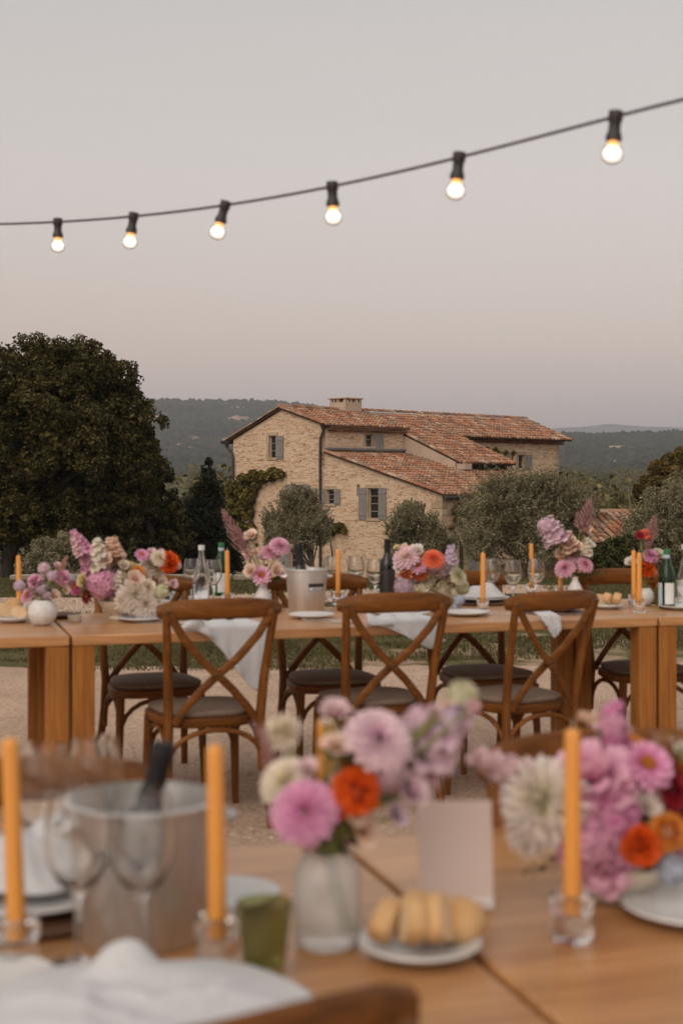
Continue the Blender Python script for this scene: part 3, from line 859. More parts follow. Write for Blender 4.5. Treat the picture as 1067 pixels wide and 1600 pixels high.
def window(W3, ud, nrm, h, depth, parent, panes=(1, 2), shutters=(), surround=True, dark=None):
    ud, nrm = Vector(ud), Vector(nrm)
    Mx = Matrix((ud, nrm, Vector((0, 0, 1)))).transposed()
    cu, cz = (h[0] + h[1]) / 2, (h[2] + h[3]) / 2
    ww, hh = h[1] - h[0], h[3] - h[2]
    mb = MB()
    for s in (-1, 1):
        mb.box(W3((cu + s * (ww / 2 - 0.025), cz), -depth + 0.07), (0.05, 0.05, hh - 0.002), Mx)
        mb.box(W3((cu, cz + s * (hh / 2 - 0.025)), -depth + 0.07), (ww - 0.102, 0.048, 0.05), Mx)
    for i in range(1, panes[0]): mb.box(W3((h[0] + ww * i / panes[0], cz), -depth + 0.07), (0.06, 0.044, hh - 0.102), Mx)
    for i in range(1, panes[1]): mb.box(W3((cu, h[2] + hh * i / panes[1]), -depth + 0.07), (ww - 0.1, 0.036, 0.03), Mx)
    wn = mb.build('window', FRAMEP, parent, smooth=False)
    for i in range(panes[0]):
        for j in range(panes[1]):
            p = MB()
            p.box(W3((h[0] + ww * (i + 0.5) / panes[0], h[2] + hh * (j + 0.5) / panes[1]), -depth + 0.055), (ww / panes[0] - 0.04, 0.012, hh / panes[1] - 0.02), Mx)
            p.build('pane', PANE, wn, smooth=False)
    if surround:
        for nme, c, s in (('lintel', (cu, h[3] + 0.085), (ww + 0.3, 0.08, 0.17)), ('sill', (cu, h[2] - 0.05), (ww + 0.24, 0.12, 0.09))):
            mb = MB(); mb.box(W3(c, 0.0), s, Mx, bev=0.012); mb.build(nme, DRESS, parent, smooth=False)
        n_ = max(2, int(hh / 0.33))
        for s in (-1, 1):
            for k in range(n_):
                wd = 0.13 if k % 2 else 0.20
                mb = MB(); mb.box(W3((cu + s * (ww / 2 + wd / 2), h[2] + hh * (k + 0.5) / n_), 0.0), (wd, 0.07, hh / n_ - 0.012), Mx, bev=0.01)
                mb.build('jamb_stone', DRESS, parent, smooth=False)
    for (su0, su1, sz0, sz1) in shutters:
        su0, su1 = min(su0, su1), max(su0, su1)
        n_ = 4
        mb = MB()
        for k in range(2):
            mb.box(W3(((su0 + su1) / 2, sz0 + (sz1 - sz0) * (0.16 + 0.68 * k)), 0.085), (su1 - su0 - 0.02, 0.024, 0.08), Mx)
        tl = math.atan2((sz1 - sz0) * 0.68, su1 - su0)
        mb.box(W3(((su0 + su1) / 2, (sz0 + sz1) / 2), 0.085), (math.hypot((sz1 - sz0) * 0.68, (su1 - su0) * 0.8), 0.02, 0.06), Mx @ Matrix.Rotation(-math.atan2((sz1 - sz0) * 0.68, (su1 - su0) * 0.8), 3, 'Y'))
        sh = mb.build('shutter', SHUT, parent, smooth=False)
        for k in range(n_):
            p = MB(); bw = (su1 - su0) / n_
            p.box(W3((su0 + bw * (k + 0.5), (sz0 + sz1) / 2), 0.06), (bw - 0.008, 0.025, sz1 - sz0), Mx, bev=0.004)
            p.build('board', SHUT, sh, smooth=False)
def hole_front(u0, u1, v0, v1):
    a0, a1 = fa(u1), fa(u0)
    am = (a0 + a1) / 2
    return (a0, a1, fz(v1, am), fz(v0, am))
def sh_front(u0, u1, v0, v1): return hole_front(u0, u1, v0, v1)

RIDGE_A, RIDGE_Z, EAVE_A = 9.96, 4.756, 7.02
SL1 = 0.286
def z_main(a): return RIDGE_Z - SL1 * (RIDGE_A - a) if a < RIDGE_A else RIDGE_Z - (a - RIDGE_A) * (RIDGE_Z - 3.23) / (13.9 - RIDGE_A)
SL2 = 0.398
def z_wing(a): return RIDGE_Z - SL2 * (RIDGE_A - a)
SL3 = 0.264
def z_lean(a): return 2.66 - SL3 * (7.02 - a)
A1 = 13.45
W1 = hole_front(420.5, 431.5, 681, 716)
W2 = hole_front(458, 474, 758, 790)
W3_ = hole_front(510, 522.5, 765, 788)
W4 = hole_front(575, 591.5, 763, 811)
NI = hole_front(557, 562, 757, 775)
D2 = hole_front(453, 466, 858, 893)
t_ = -0.10
fpoly = [(0, Z0), (0, z_lean(0) + t_), (7.02, z_lean(7.02) + t_), (7.021, z_main(7.02) + t_), (RIDGE_A, RIDGE_Z + t_), (A1, z_main(A1) + t_), (A1, Z0)]
fw, WF = wall('front_wall', (0, 0, 0), (0, 1, 0), (-1, 0, 0), fpoly, [W1, W2, W3_, W4, NI, D2], MORTAR, house, True, 4)
UD, NR = (0, 1, 0), (-1, 0, 0)
window(WF, UD, NR, W1, 0.22, house, (1, 3), [sh_front(432.5, 443.5, 681, 717)])
window(WF, UD, NR, W2, 0.22, house, (2, 2), [sh_front(447, 457, 757, 791), sh_front(475, 485, 757, 791)])
window(WF, UD, NR, W3_, 0.22, house, (1, 3), [sh_front(501.5, 509, 764, 788.5), sh_front(523.5, 532, 764, 788.5)])
window(WF, UD, NR, W4, 0.22, house, (1, 4), [sh_front(561.5, 573.5, 762, 812), sh_front(592.5, 604, 762, 812)])
window(WF, UD, NR, NI, 0.22, house, (1, 1), [], False)
window(WF, UD, NR, D2, 0.22, house, (1, 2), [sh_front(437, 452, 860, 893), sh_front(467, 478, 860, 893)])
# side wall of the tall block, above the lean-to
S1 = (fb(571, 7.02), fb(583.5, 7.02), fz(702, 7.02, 3.0), fz(679, 7.02, 3.0))
sw, WS = wall('side_wall', (0, 7.02, 0), (1, 0, 0), (0, -1, 0), [(0.0, 2.0), (0.0, z_main(7.02) + t_), (5.27, z_main(7.02) + t_), (5.27, 2.0)], [S1], MORTAR, house, True, 8)
window(WS, (1, 0, 0), (0, -1, 0), S1, 0.22, house, (1, 3), [(S1[1] + 0.04, S1[1] + 0.04 + 0.60, S1[2] - 0.02, S1[3] + 0.03)])
# plastered end of the wing
wp, _ = wall('plaster_gable', (5.27, 0, 0), (0, 1, 0), (-1, 0, 0), [(3.75, 0.5), (3.75, z_wing(3.75) - 0.1), (7.0, z_wing(7.0) - 0.1), (7.0, 0.5)], [], PLASTER, house, False, label='smooth pale plaster')
wg, _ = wall('wing_wall', (5.6, 3.8, 0), (1, 0, 0), (0, -1, 0), [(0.01, -0.5), (0.01, z_wing(3.8) - 0.12), (3.6, z_wing(3.8) - 0.12), (3.6, -0.5)], [], MORTAR, house, True, 12)
# right block
S2 = (fb(809, 7.4), fb(819, 7.4), fz(732, 7.4, 13.5), fz(710.5, 7.4, 13.5))
rw, WR = wall('right_wall', (9.2, 7.4, 0), (1, 0, 0), (0, -1, 0), [(0, Z0), (0, z_wing(7.4) - 0.12), (9.1, z_wing(7.4) - 0.12), (9.1, Z0)], [(S2[0] - 9.2, S2[1] - 9.2, S2[2], S2[3])], MORTAR, house, True, 15)
hS2 = (S2[0] - 9.2, S2[1] - 9.2, S2[2], S2[3])
window(WR, (1, 0, 0), (0, -1, 0), hS2, 0.22, house, (1, 2), [(hS2[1] + 0.04, hS2[1] + 0.58, hS2[2] - 0.02, hS2[3] + 0.02)])
wall('end_wall', (18.3, 7.4, 0), (0, 1, 0), (1, 0, 0), [(0.0, Z0), (0.0, z_wing(7.4) - 0.12), (RIDGE_A - 7.4, RIDGE_Z - 0.12), (A1 - 7.4, z_main(A1) - 0.12), (A1 - 7.4, Z0)], [], MORTAR, house, False)
wall('back_wall', (0, A1 - 0.01, 0), (1, 0, 0), (0, 1, 0), [(0.01, Z0), (0.01, z_main(A1) - 0.12), (18.29, z_main(A1) - 0.12), (18.29, Z0)], [], MORTAR, house, False)
# wall of the lean-to facing right, with a doorway
def lb(u): return fb(u, 0.0)
D1 = (lb(716.5), lb(729), -2.95, fz(847, 0, 1.2))
lw, WL = wall('lean_to_wall', (0, 0, 0), (1, 0, 0), (0, -1, 0), [(0, Z0), (0, z_lean(0) - 0.12), (9.2, z_lean(0) - 0.12), (9.2, Z0)], [D1], MORTAR, house, True, 19)
window(WL, (1, 0, 0), (0, -1, 0), D1, 0.25, house, (1, 2), [(D1[1] + 0.05, D1[1] + 0.75, D1[2], D1[3] + 0.03)])
# corner quoins
for k in range(13):
    z = -3.0 + k * 0.285
    if z > 0.45: break
    for (ud, nr, lng) in (((0, 1, 0), (-1, 0, 0), 0.62 if k % 2 else 0.36), ((1, 0, 0), (0, -1, 0), 0.36 if k % 2 else 0.62)):
        pass
    mb = MB(); a, b = (0.62, 0.36) if k % 2 else (0.36, 0.62)
    mb.box((b / 2 - 0.035, a / 2 - 0.035, z + 0.14), (b, a, 0.272), bev=0.012)
    mb.build('quoin', DRESS, house, smooth=False)

# ---- tiled roofs: every canal tile is geometry
def tile_geo(n_seg=4):
    return [(math.cos(PI * k / n_seg), math.sin(PI * k / n_seg)) for k in range(n_seg + 1)]
def roof(name, p0, e, s, wid, lng, parent, seed, mat=None, label=None, pitch=0.235, expo=0.40, th=0.07):
    """p0 lower-left corner, e along the eave, s up the slope; slab plus rows of half-round tiles"""
    rg = random.Random(seed)
    p0, e, s = Vector(p0), Vector(e).normalized(), Vector(s).normalized()
    n = e.cross(s).normalized()
    if n.z < 0: n = -n
    mb = MB()
    c = [p0, p0 + e * wid, p0 + e * wid + s * lng, p0 + s * lng]
    lo = [q - n * th for q in c]
    mb.add(c + lo, [(0, 1, 2, 3), (4, 5, 6, 7), (0, 1, 5, 4), (1, 2, 6, 5), (2, 3, 7, 6), (3, 0, 4, 7)])
    ro = mb.build(name, TILEUNDER, parent, smooth=False)
    if label: ro['label'] = label
    tb = MB()
    geo = tile_geo()
    nc, nr = max(1, int(wid / pitch)), max(1, int(lng / expo))
    pw = wid / nc
    for i in range(nc):
        sag = rg.uniform(-0.012, 0.012)
        for j in range(nr):
            o = p0 + e * (pw * (i + 0.5) + sag + rg.uniform(-0.014, 0.014)) + s * (j * expo - 0.05 + rg.uniform(-0.03, 0.03)) + n * rg.uniform(0.0, 0.016)
            L = expo + 0.09
            r0, r1 = pw * rg.uniform(0.34, 0.41), pw * rg.uniform(0.26, 0.31)
            tilt = rg.uniform(-0.03, 0.03)
            vs = []
            for (cx_, sx_) in geo: vs.append(o + e * (cx_ * r0) + n * (sx_ * r0 * 1.15 + 0.026))
            for (cx_, sx_) in geo: vs.append(o + s * L + e * (cx_ * r1 + tilt) + n * (sx_ * r1 * 0.95 + 0.004))
            m_ = len(geo)
            tb.add(vs, [(k, k + 1, m_ + k + 1, m_ + k) for k in range(m_ - 1)] + [tuple(range(m_))[::-1]])
    tag(tb.build('roof_tile', mat or TILE, ro, smooth=False), kind='stuff')
    return ro
EX = (1, 0, 0)
def up(sl): return Vector((0, 1, sl)).normalized()
def slen(a0, a1, sl): return (a1 - a0) * math.sqrt(1 + sl * sl)
roof('main_roof', (-0.16, 6.72, z_main(6.72)), EX, up(SL1), 5.52, slen(6.72, RIDGE_A, SL1), house, 1)
roof('wing_roof', (5.30, 3.35, z_wing(3.35)), EX, up(SL2), 4.0, slen(3.35, RIDGE_A - 0.02, SL2), house, 2)
roof('right_roof', (9.34, 6.85, z_wing(6.85)), EX, up(SL2), 9.4, slen(6.85, RIDGE_A - 0.02, SL2), house, 3)
roof('lean_to_roof', (-0.16, -0.35, z_lean(-0.35)), EX, up(SL3), 9.3, slen(-0.35, 6.98, SL3), house, 4)
SLL = (RIDGE_Z - 3.23) / (13.9 - RIDGE_A)
roof('back_roof', (18.7, 13.9, 3.23), (-1, 0, 0), Vector((0, -1, SLL)), 18.86, slen(RIDGE_A + 0.02, 13.9, SLL), house, 5, pitch=0.21)
# ridge tiles
for k in range(45):
    mb = MB()
    rgj = random.Random(k)
    geo = tile_geo(5)
    x = -0.2 + k * 0.42
    vs = [(x, RIDGE_A + c * 0.15, RIDGE_Z + 0.05 + s_ * 0.13 + rgj.uniform(0, 0.012)) for c, s_ in geo] + [(x + 0.46, RIDGE_A + c * 0.125, RIDGE_Z + 0.04 + s_ * 0.105) for c, s_ in geo]
    mb.add(vs, [(i, i + 1, 7 + i - 0, 6 + i) for i in range(5)] + [tuple(range(6))])
    mb.build('ridge_tile', TILE, house, smooth=False)
# verge tiles down the left rake of the front gable and the rakes facing the camera
def verge(a0, a1, zf, x0, st=0.36):
    n_ = int(abs(a1 - a0) / st)
    for k in range(n_):
        t0, t1 = a0 + (a1 - a0) * k / n_, a0 + (a1 - a0) * (k + 1.15) / n_
        if not (min(a0, a1) <= t1 <= max(a0, a1)): t1 = a1
        mb = MB(); geo = tile_geo(5)
        vs = [(x0 + c * 0.115, t0, zf(t0) + 0.02 + s_ * 0.10) for c, s_ in geo] + [(x0 + c * 0.09, t1, zf(t1) + 0.03 + s_ * 0.085) for c, s_ in geo]
        mb.add(vs, [(i, i + 1, 7 + i, 6 + i) for i in range(5)] + [tuple(range(6))])
        mb.build('verge_tile', TILE, house, smooth=False)
verge(13.95, RIDGE_A, z_main, -0.14)
verge(6.75, RIDGE_A, z_main, -0.14)
verge(-0.3, 6.95, z_lean, -0.14)
verge(3.4, 6.9, z_wing, 5.32)
# genoise: rows of tile ends under the eaves
def genoise(x0, x1, a, z, rows=2):
    mb = MB(); geo = tile_geo(4)
    for r in range(rows):
        n_ = int((x1 - x0) / 0.19)
        for k in range(n_):
            x = x0 + (k + 0.5) * (x1 - x0) / n_ + (0.09 if r else 0)
            y0, y1 = a - 0.10 - 0.1 * (rows - r), a + 0.1
            zz = z - 0.13 * (r + 1)
            vs = [(x + c * 0.085, y0, zz + s_ * 0.085) for c, s_ in geo] + [(x + c * 0.085, y1, zz + s_ * 0.085) for c, s_ in geo]
            mb.add(vs, [(i, i + 1, 6 + i, 5 + i) for i in range(4)])
        mb.box(((x0 + x1) / 2, a - 0.045 * (rows - r), z - 0.13 * (r + 1) + 0.10), (x1 - x0, 0.20 + 0.09 * (rows - r), 0.022), mi=0)
    tag(mb.build('eave_course', TILE, house, smooth=False), kind='stuff')
genoise(0.05, 5.25, 7.0, z_main(6.9) - 0.05)
genoise(9.4, 18.4, 7.38, z_wing(7.1) - 0.08)
genoise(5.6, 9.2, 3.78, z_wing(3.6) - 0.06, 1)
# zinc flashing at the head of the lean-to, gutters and downpipes
def part(nm, mat, fn, parent=None):
    mb = MB(); fn(mb); return mb.build(nm, mat, parent or house)
part('flashing', ZINC, lambda m: m.box((2.6, 6.93, 2.78), (5.3, 0.16, 0.09)))
part('ledge', PLASTER, lambda m: m.box((2.6, 6.97, 2.88), (5.25, 0.07, 0.10)))
gx = -0.12
part('downpipe', IRON, lambda m: (m.tube([(-0.16, 7.0, z_main(6.9) - 0.12), (-0.16, 7.0, z_main(6.9) - 0.32), (-0.12, 7.22, z_main(6.9) - 0.62), (-0.12, 7.25, z_main(6.9) - 0.9), (-0.12, 7.25, -3.0)], 0.062, 10),
                                  m.lathe([(0.06, -0.15), (0.10, 0.0), (0.17, 0.13), (0.17, 0.2), (0.0, 0.2)], 12, (-0.18, 6.98, z_main(6.9) - 0.14))))
part('downpipe', IRON, lambda m: (m.tube([(-0.16, 13.75, 3.18), (-0.16, 13.72, 2.95), (-0.14, 13.36, 2.62), (-0.13, 13.32, 2.3), (-0.13, 13.32, -3.0)], 0.062, 10),
                                  m.lathe([(0.06, -0.12), (0.10, 0.0), (0.17, 0.12), (0.17, 0.18), (0.0, 0.18)], 12, (-0.18, 13.72, 3.06))))
part('gutter', IRON, lambda m: m.tube([(-0.3, 14.0, 3.2), (9, 14.0, 3.2), (18.8, 14.0, 3.2)], 0.09, 8))
part('gutter', IRON, lambda m: m.tube([(-0.2, -0.36, z_lean(-0.35) - 0.10), (9.2, -0.36, z_lean(-0.35) - 0.10)], 0.085, 8))
part('gutter_end', PLASTER, lambda m: m.box((5.55, 3.45, z_wing(3.6) - 0.25), (0.5, 0.5, 0.28)))
# chimney with slotted head
cb = fb(540, RIDGE_A)
zt_ = fz(622, RIDGE_A, cb)
def chim(m):
    m.box((cb, RIDGE_A, RIDGE_Z + 0.02), (1.12, 1.10, 0.75))
ch = part('chimney', PLASTER, chim)
def posts(m):
    zb, zh = RIDGE_Z + 0.395, zt_ - 0.07
    for sx in (-1, -0.33, 0.33, 1):
        for sy in (-1, 0, 1):
            if abs(sx) == 1 or abs(sy) == 1:
                m.box((cb + sx * 0.49, RIDGE_A + sy * 0.48, (zb + zh) / 2), (0.14, 0.14, zh - zb))
part('chimney_slot_posts', PLASTER, posts, ch)
part('chimney_cap', PLASTER, lambda m: m.box((cb, RIDGE_A, zt_ - 0.033), (1.28, 1.26, 0.07), bev=0.015), ch)

# ---- climbing plants on the house (they hold to the wall but are plants of their own)
def climber(label, pts, n_, mat, seed, L=0.13, Wd=0.10, off=0.22, stem=None, plane='front', cat='climbing plant', name='climbing_vine'):
    """pts: (u, v, r px) on a wall plane"""
    M = Matrix.Translation((HX, HY, 0)) @ Matrix.Rotation(R(45), 4, 'Z')
    cl = []
    rg = random.Random(seed)
    for (u, v, r) in pts:
        if plane == 'front': a = fa(u); p = Vector((-off, a, fz(v, a)))
        elif plane == 'lean': b_ = fb(u, 0.0); p = Vector((b_, -off, fz(v, 0.0, b_)))
        elif plane == 'wing': b_ = fb(u, 3.8); p = Vector((b_, 3.8 - off, fz(v, 3.8, b_)))
        else: b_ = fb(u, 7.4); p = Vector((b_, 7.4 - off, fz(v, 7.4, b_)))
        w = M @ p
        cl.append((w.x, w.y, w.z, r / F * w.y))
    b0 = Vector(cl[-1][:3]); b0.z = max(b0.z - 2.0, -3.1)
    t = thing(name, label, cat, b0)
    lob = [(c[0] - b0.x, c[1] - b0.y, c[2] - b0.z, c[3]) for c in cl]
    link('leaves', leaf_mesh('leaves', subclumps(lob, 12, 0.5, seed, 0.7), n_, L, Wd, mat, seed, 0.2), t)
    mb = MB()
    ch_ = [(lob[-1][0], lob[-1][1], 0)] + [c[:3] for c in lob[::-1]]
    mb.tube(ch_, list(np.linspace(0.05, 0.012, len(ch_))), 6)
    link('stem', mb.mesh('stem', BARK), t)
    return t
climber('thick ivy mound climbing the left corner of the farmhouse', [(372, 765, 14), (385, 752, 14), (400, 745, 11), (415, 745, 10), (430, 742, 10), (443, 740, 8), (375, 785, 16), (395, 775, 14), (368, 805, 16), (388, 800, 15), (375, 825, 16), (405, 760, 9), (395, 830, 12), (378, 850, 16)], 22000, IVY, 61, 0.16, 0.13)
climber('small trained vine with a bare stem against the front wall', [(515, 826, 7), (525, 822, 8), (535, 824, 7), (541, 829, 5), (520, 832, 6), (525, 870, 1)], 3200, IVY, 62, 0.16, 0.13)
climber('sparse reddish creeper on the shaded lean-to wall', [(703, 800, 6), (712, 795, 7), (722, 800, 6), (708, 812, 6), (718, 822, 6), (726, 812, 4), (700, 825, 4), (714, 850, 1)], 800, RUST, 63, 0.13, 0.11, plane='lean')
climber('dark creeper hanging under the wing eave', [(726, 731, 6), (740, 733, 7), (752, 733, 7), (766, 731, 6), (780, 728, 5), (760, 742, 4), (745, 745, 2)], 2600, HEDGE, 64, 0.14, 0.11, plane='wing')
climber('thin creeper under the right block eave beside its window', [(742, 702, 5), (756, 704, 5), (770, 706, 5), (785, 708, 4), (797, 708, 3), (792, 725, 4), (798, 740, 5), (800, 755, 6)], 1800, IVY, 65, 0.13, 0.11, plane='right')
climber('ragged creeper at the far right corner of the farmhouse', [(868, 752, 4), (871, 740, 3), (866, 760, 5), (869, 770, 4)], 700, HEDGE, 66, 0.13, 0.11, plane='right')

# ---- small outbuilding, garden wall, ledge
ob = thing('outbuilding', 'low outbuilding with a terracotta roof between two olive trees', 'outbuilding', (px(970, 40), 40, 0), R(8))
wpoly = [(-0.7, -2.4), (-0.7, pz(846, 40) - 0.1), (1.6, pz(846, 40) - 0.1), (1.6, -2.4)]
wall('stone_wall', (0, 0, 0), (1, 0, 0), (0, -1, 0), wpoly, [], MORTAR, ob, True, 31)
for sx in (-0.7, 1.6):
    wall('gable_wall', (sx, 0, 0), (0, 1, 0), (-1 if sx < 0 else 1, 0, 0), [(0.36, -2.4), (0.36, pz(846, 40) - 0.1), (2.5, pz(801, 42.5) - 0.12), (5.0, pz(846, 40) - 0.1), (5.0, -2.4)], [], MORTAR, ob, False)
wall('back_wall', (0, 5.0, 0), (1, 0, 0), (0, 1, 0), [(-0.69, -2.4), (-0.69, pz(846, 40) - 0.1), (1.59, pz(846, 40) - 0.1), (1.59, -2.4)], [], MORTAR, ob, False)
zb_, zr_ = pz(848, 39.8), pz(802, 42.5)
sl_ = (zr_ - zb_) / 2.7
roof('front_roof', (-0.85, -0.2, zb_), EX, up(sl_), 2.6, slen(0, 2.7, sl_), ob, 41, pitch=0.19)
roof('back_roof', (1.75, 5.2, zb_), (-1, 0, 0), Vector((0, -1, sl_)), 2.6, slen(0, 2.69, sl_), ob, 42, pitch=0.19)
for k in range(6):
    mb = MB(); geo = tile_geo(5); x = -0.88 + k * 0.44
    vs = [(x, 2.5 + c * 0.14, zr_ + 0.03 + s_ * 0.12) for c, s_ in geo] + [(x + 0.48, 2.5 + c * 0.115, zr_ + 0.025 + s_ * 0.10) for c, s_ in geo]
    mb.add(vs, [(i, i + 1, 7 + i, 6 + i) for i in range(5)] + [tuple(range(6))]); mb.build('ridge_tile', TILE, ob, smooth=False)
gw = thing('garden_wall', 'low warm stone garden wall with a grey gate beyond the lawn', 'wall', (px(880, 44), 44, 0), R(4))
gh = [(px(906, 44) - px(880, 44), px(929, 44) - px(880, 44), -2.0, pz(893, 44))]
gwl, WG = wall('masonry', (0, 0, 0), (1, 0, 0), (0, -1, 0), [(-2.3, -2.6), (-2.3, pz(884, 44)), (1.9, pz(884, 44)), (1.9, -2.6)], gh, MORTAR, gw, True, 33, depth=0.15)
mb = MB(); mb.box((-0.2, 0.17, pz(884, 44) + 0.032), (4.4, 0.46, 0.06), bev=0.01); mb.build('coping', DRESS, gw, smooth=False)
gt = None
for k in range(5):
    w_ = (gh[0][1] - gh[0][0]) / 5
    mb = MB(); mb.box((gh[0][0] + w_ * (k + 0.5), 0.06, (gh[0][2] + gh[0][3]) / 2), (w_ - 0.012, 0.03, gh[0][3] - gh[0][2]), bev=0.004)
    if gt is None:
        gm_ = MB(); gm_.box(((gh[0][0] + gh[0][1]) / 2, 0.095, gh[0][3] - 0.12), (gh[0][1] - gh[0][0] - 0.02, 0.03, 0.07)); gt = gm_.build('gate', SHUT, gw, smooth=False)
    mb.build('gate_board', SHUT, gt, smooth=False)
mb = MB()
for k in range(7):
    mb.box((px(20, 19.2) + 0.5 * k + 0.22, 19.25, 0.03 + 0.006 * (k % 2)), (0.485, 0.25, 0.07), bev=0.012)
tag(mb.build('lawn_edge_kerb', mat_noise('pale_stone', (0.20, 0.165, 0.125), (0.30, 0.25, 0.19), 9, 0.9, 0.3)), kind='structure')

# ------------------------------------------------------------------ tables
TH = R(17.0)
TE = Vector((math.cos(TH), math.sin(TH), 0)); TN = Vector((-math.sin(TH), math.cos(TH), 0))
OAKW = mat_wood('oak_wood', (0.38, 0.175, 0.060), (0.50, 0.247, 0.094), (0.59, 0.312, 0.128), 0, 0.32, spec=0.8)
OAKV = mat_wood('shaded_oak_leg', (0.25, 0.092, 0.018), (0.35, 0.140, 0.031), (0.44, 0.19, 0.052), 2, 0.55, spec=0.2)  # same oak as the tops; weaker light on upright faces put into the colour
SEATW = mat_wood('brown_bentwood', (0.092, 0.029, 0.003), (0.165, 0.056, 0.007), (0.24, 0.090, 0.015), 0, 0.5, spec=0.25)
SEATV = mat_wood('brown_bentwood_upright', (0.092, 0.029, 0.003), (0.165, 0.056, 0.007), (0.24, 0.090, 0.015), 2, 0.5, spec=0.25)
CUSH = mat_noise('cushion_cloth', (0.15, 0.105, 0.075), (0.21, 0.15, 0.11), 60, 0.9, 0.3, (1, 1, 1), 0.003)
BOLT = mat_noise('bolt_metal', (0.03, 0.02, 0.015), (0.06, 0.045, 0.03), 20, 0.4)
def table(label, origin, length, width=0.9, leg=0.085):
    t = thing('banquet_table', label, 'table', (origin.x, origin.y, 0), TH, 'oak banquet tables')
    mb = MB(); mb.box((length / 2, width / 2, 0.73), (length - 0.006, width, 0.04), bev=0.004); mb.build('tabletop', OAKW, t)
    for (x, y) in ((leg / 2 + 0.004, leg / 2 + 0.004), (length - leg / 2 - 0.004, leg / 2 + 0.004), (leg / 2 + 0.004, width - leg / 2 - 0.004), (length - leg / 2 - 0.004, width - leg / 2 - 0.004)):
        mb = MB(); mb.box((x, y, 0.355), (leg, leg, 0.709), bev=0.004); mb.build('leg', OAKV, t)
    return t
M0 = Vector((-1.031, 5.443, 0))                        # near left corner of the middle table
MW = 0.9
table('long oak table with the ice bucket, in the middle of the rear row', M0, 2.515)
table('oak table ending at the left edge with the bread plate, rear row', M0 - TE * 2.52, 2.515)
table('oak table ending at the right edge with the green water bottle, rear row', M0 + TE * 2.52, 2.515)
fcx = on(529, 1312)                                      # front row, joint at the far edge
NW = 1.0
F0 = Vector((fcx.x, fcx.y, 0)) - TN * NW
table('foreground oak table left of the joint, with the green tumbler', F0 - TE * 2.52, 2.515, NW)
table('foreground oak table right of the joint, with the pink bowl bouquet', F0, 2.515, NW)

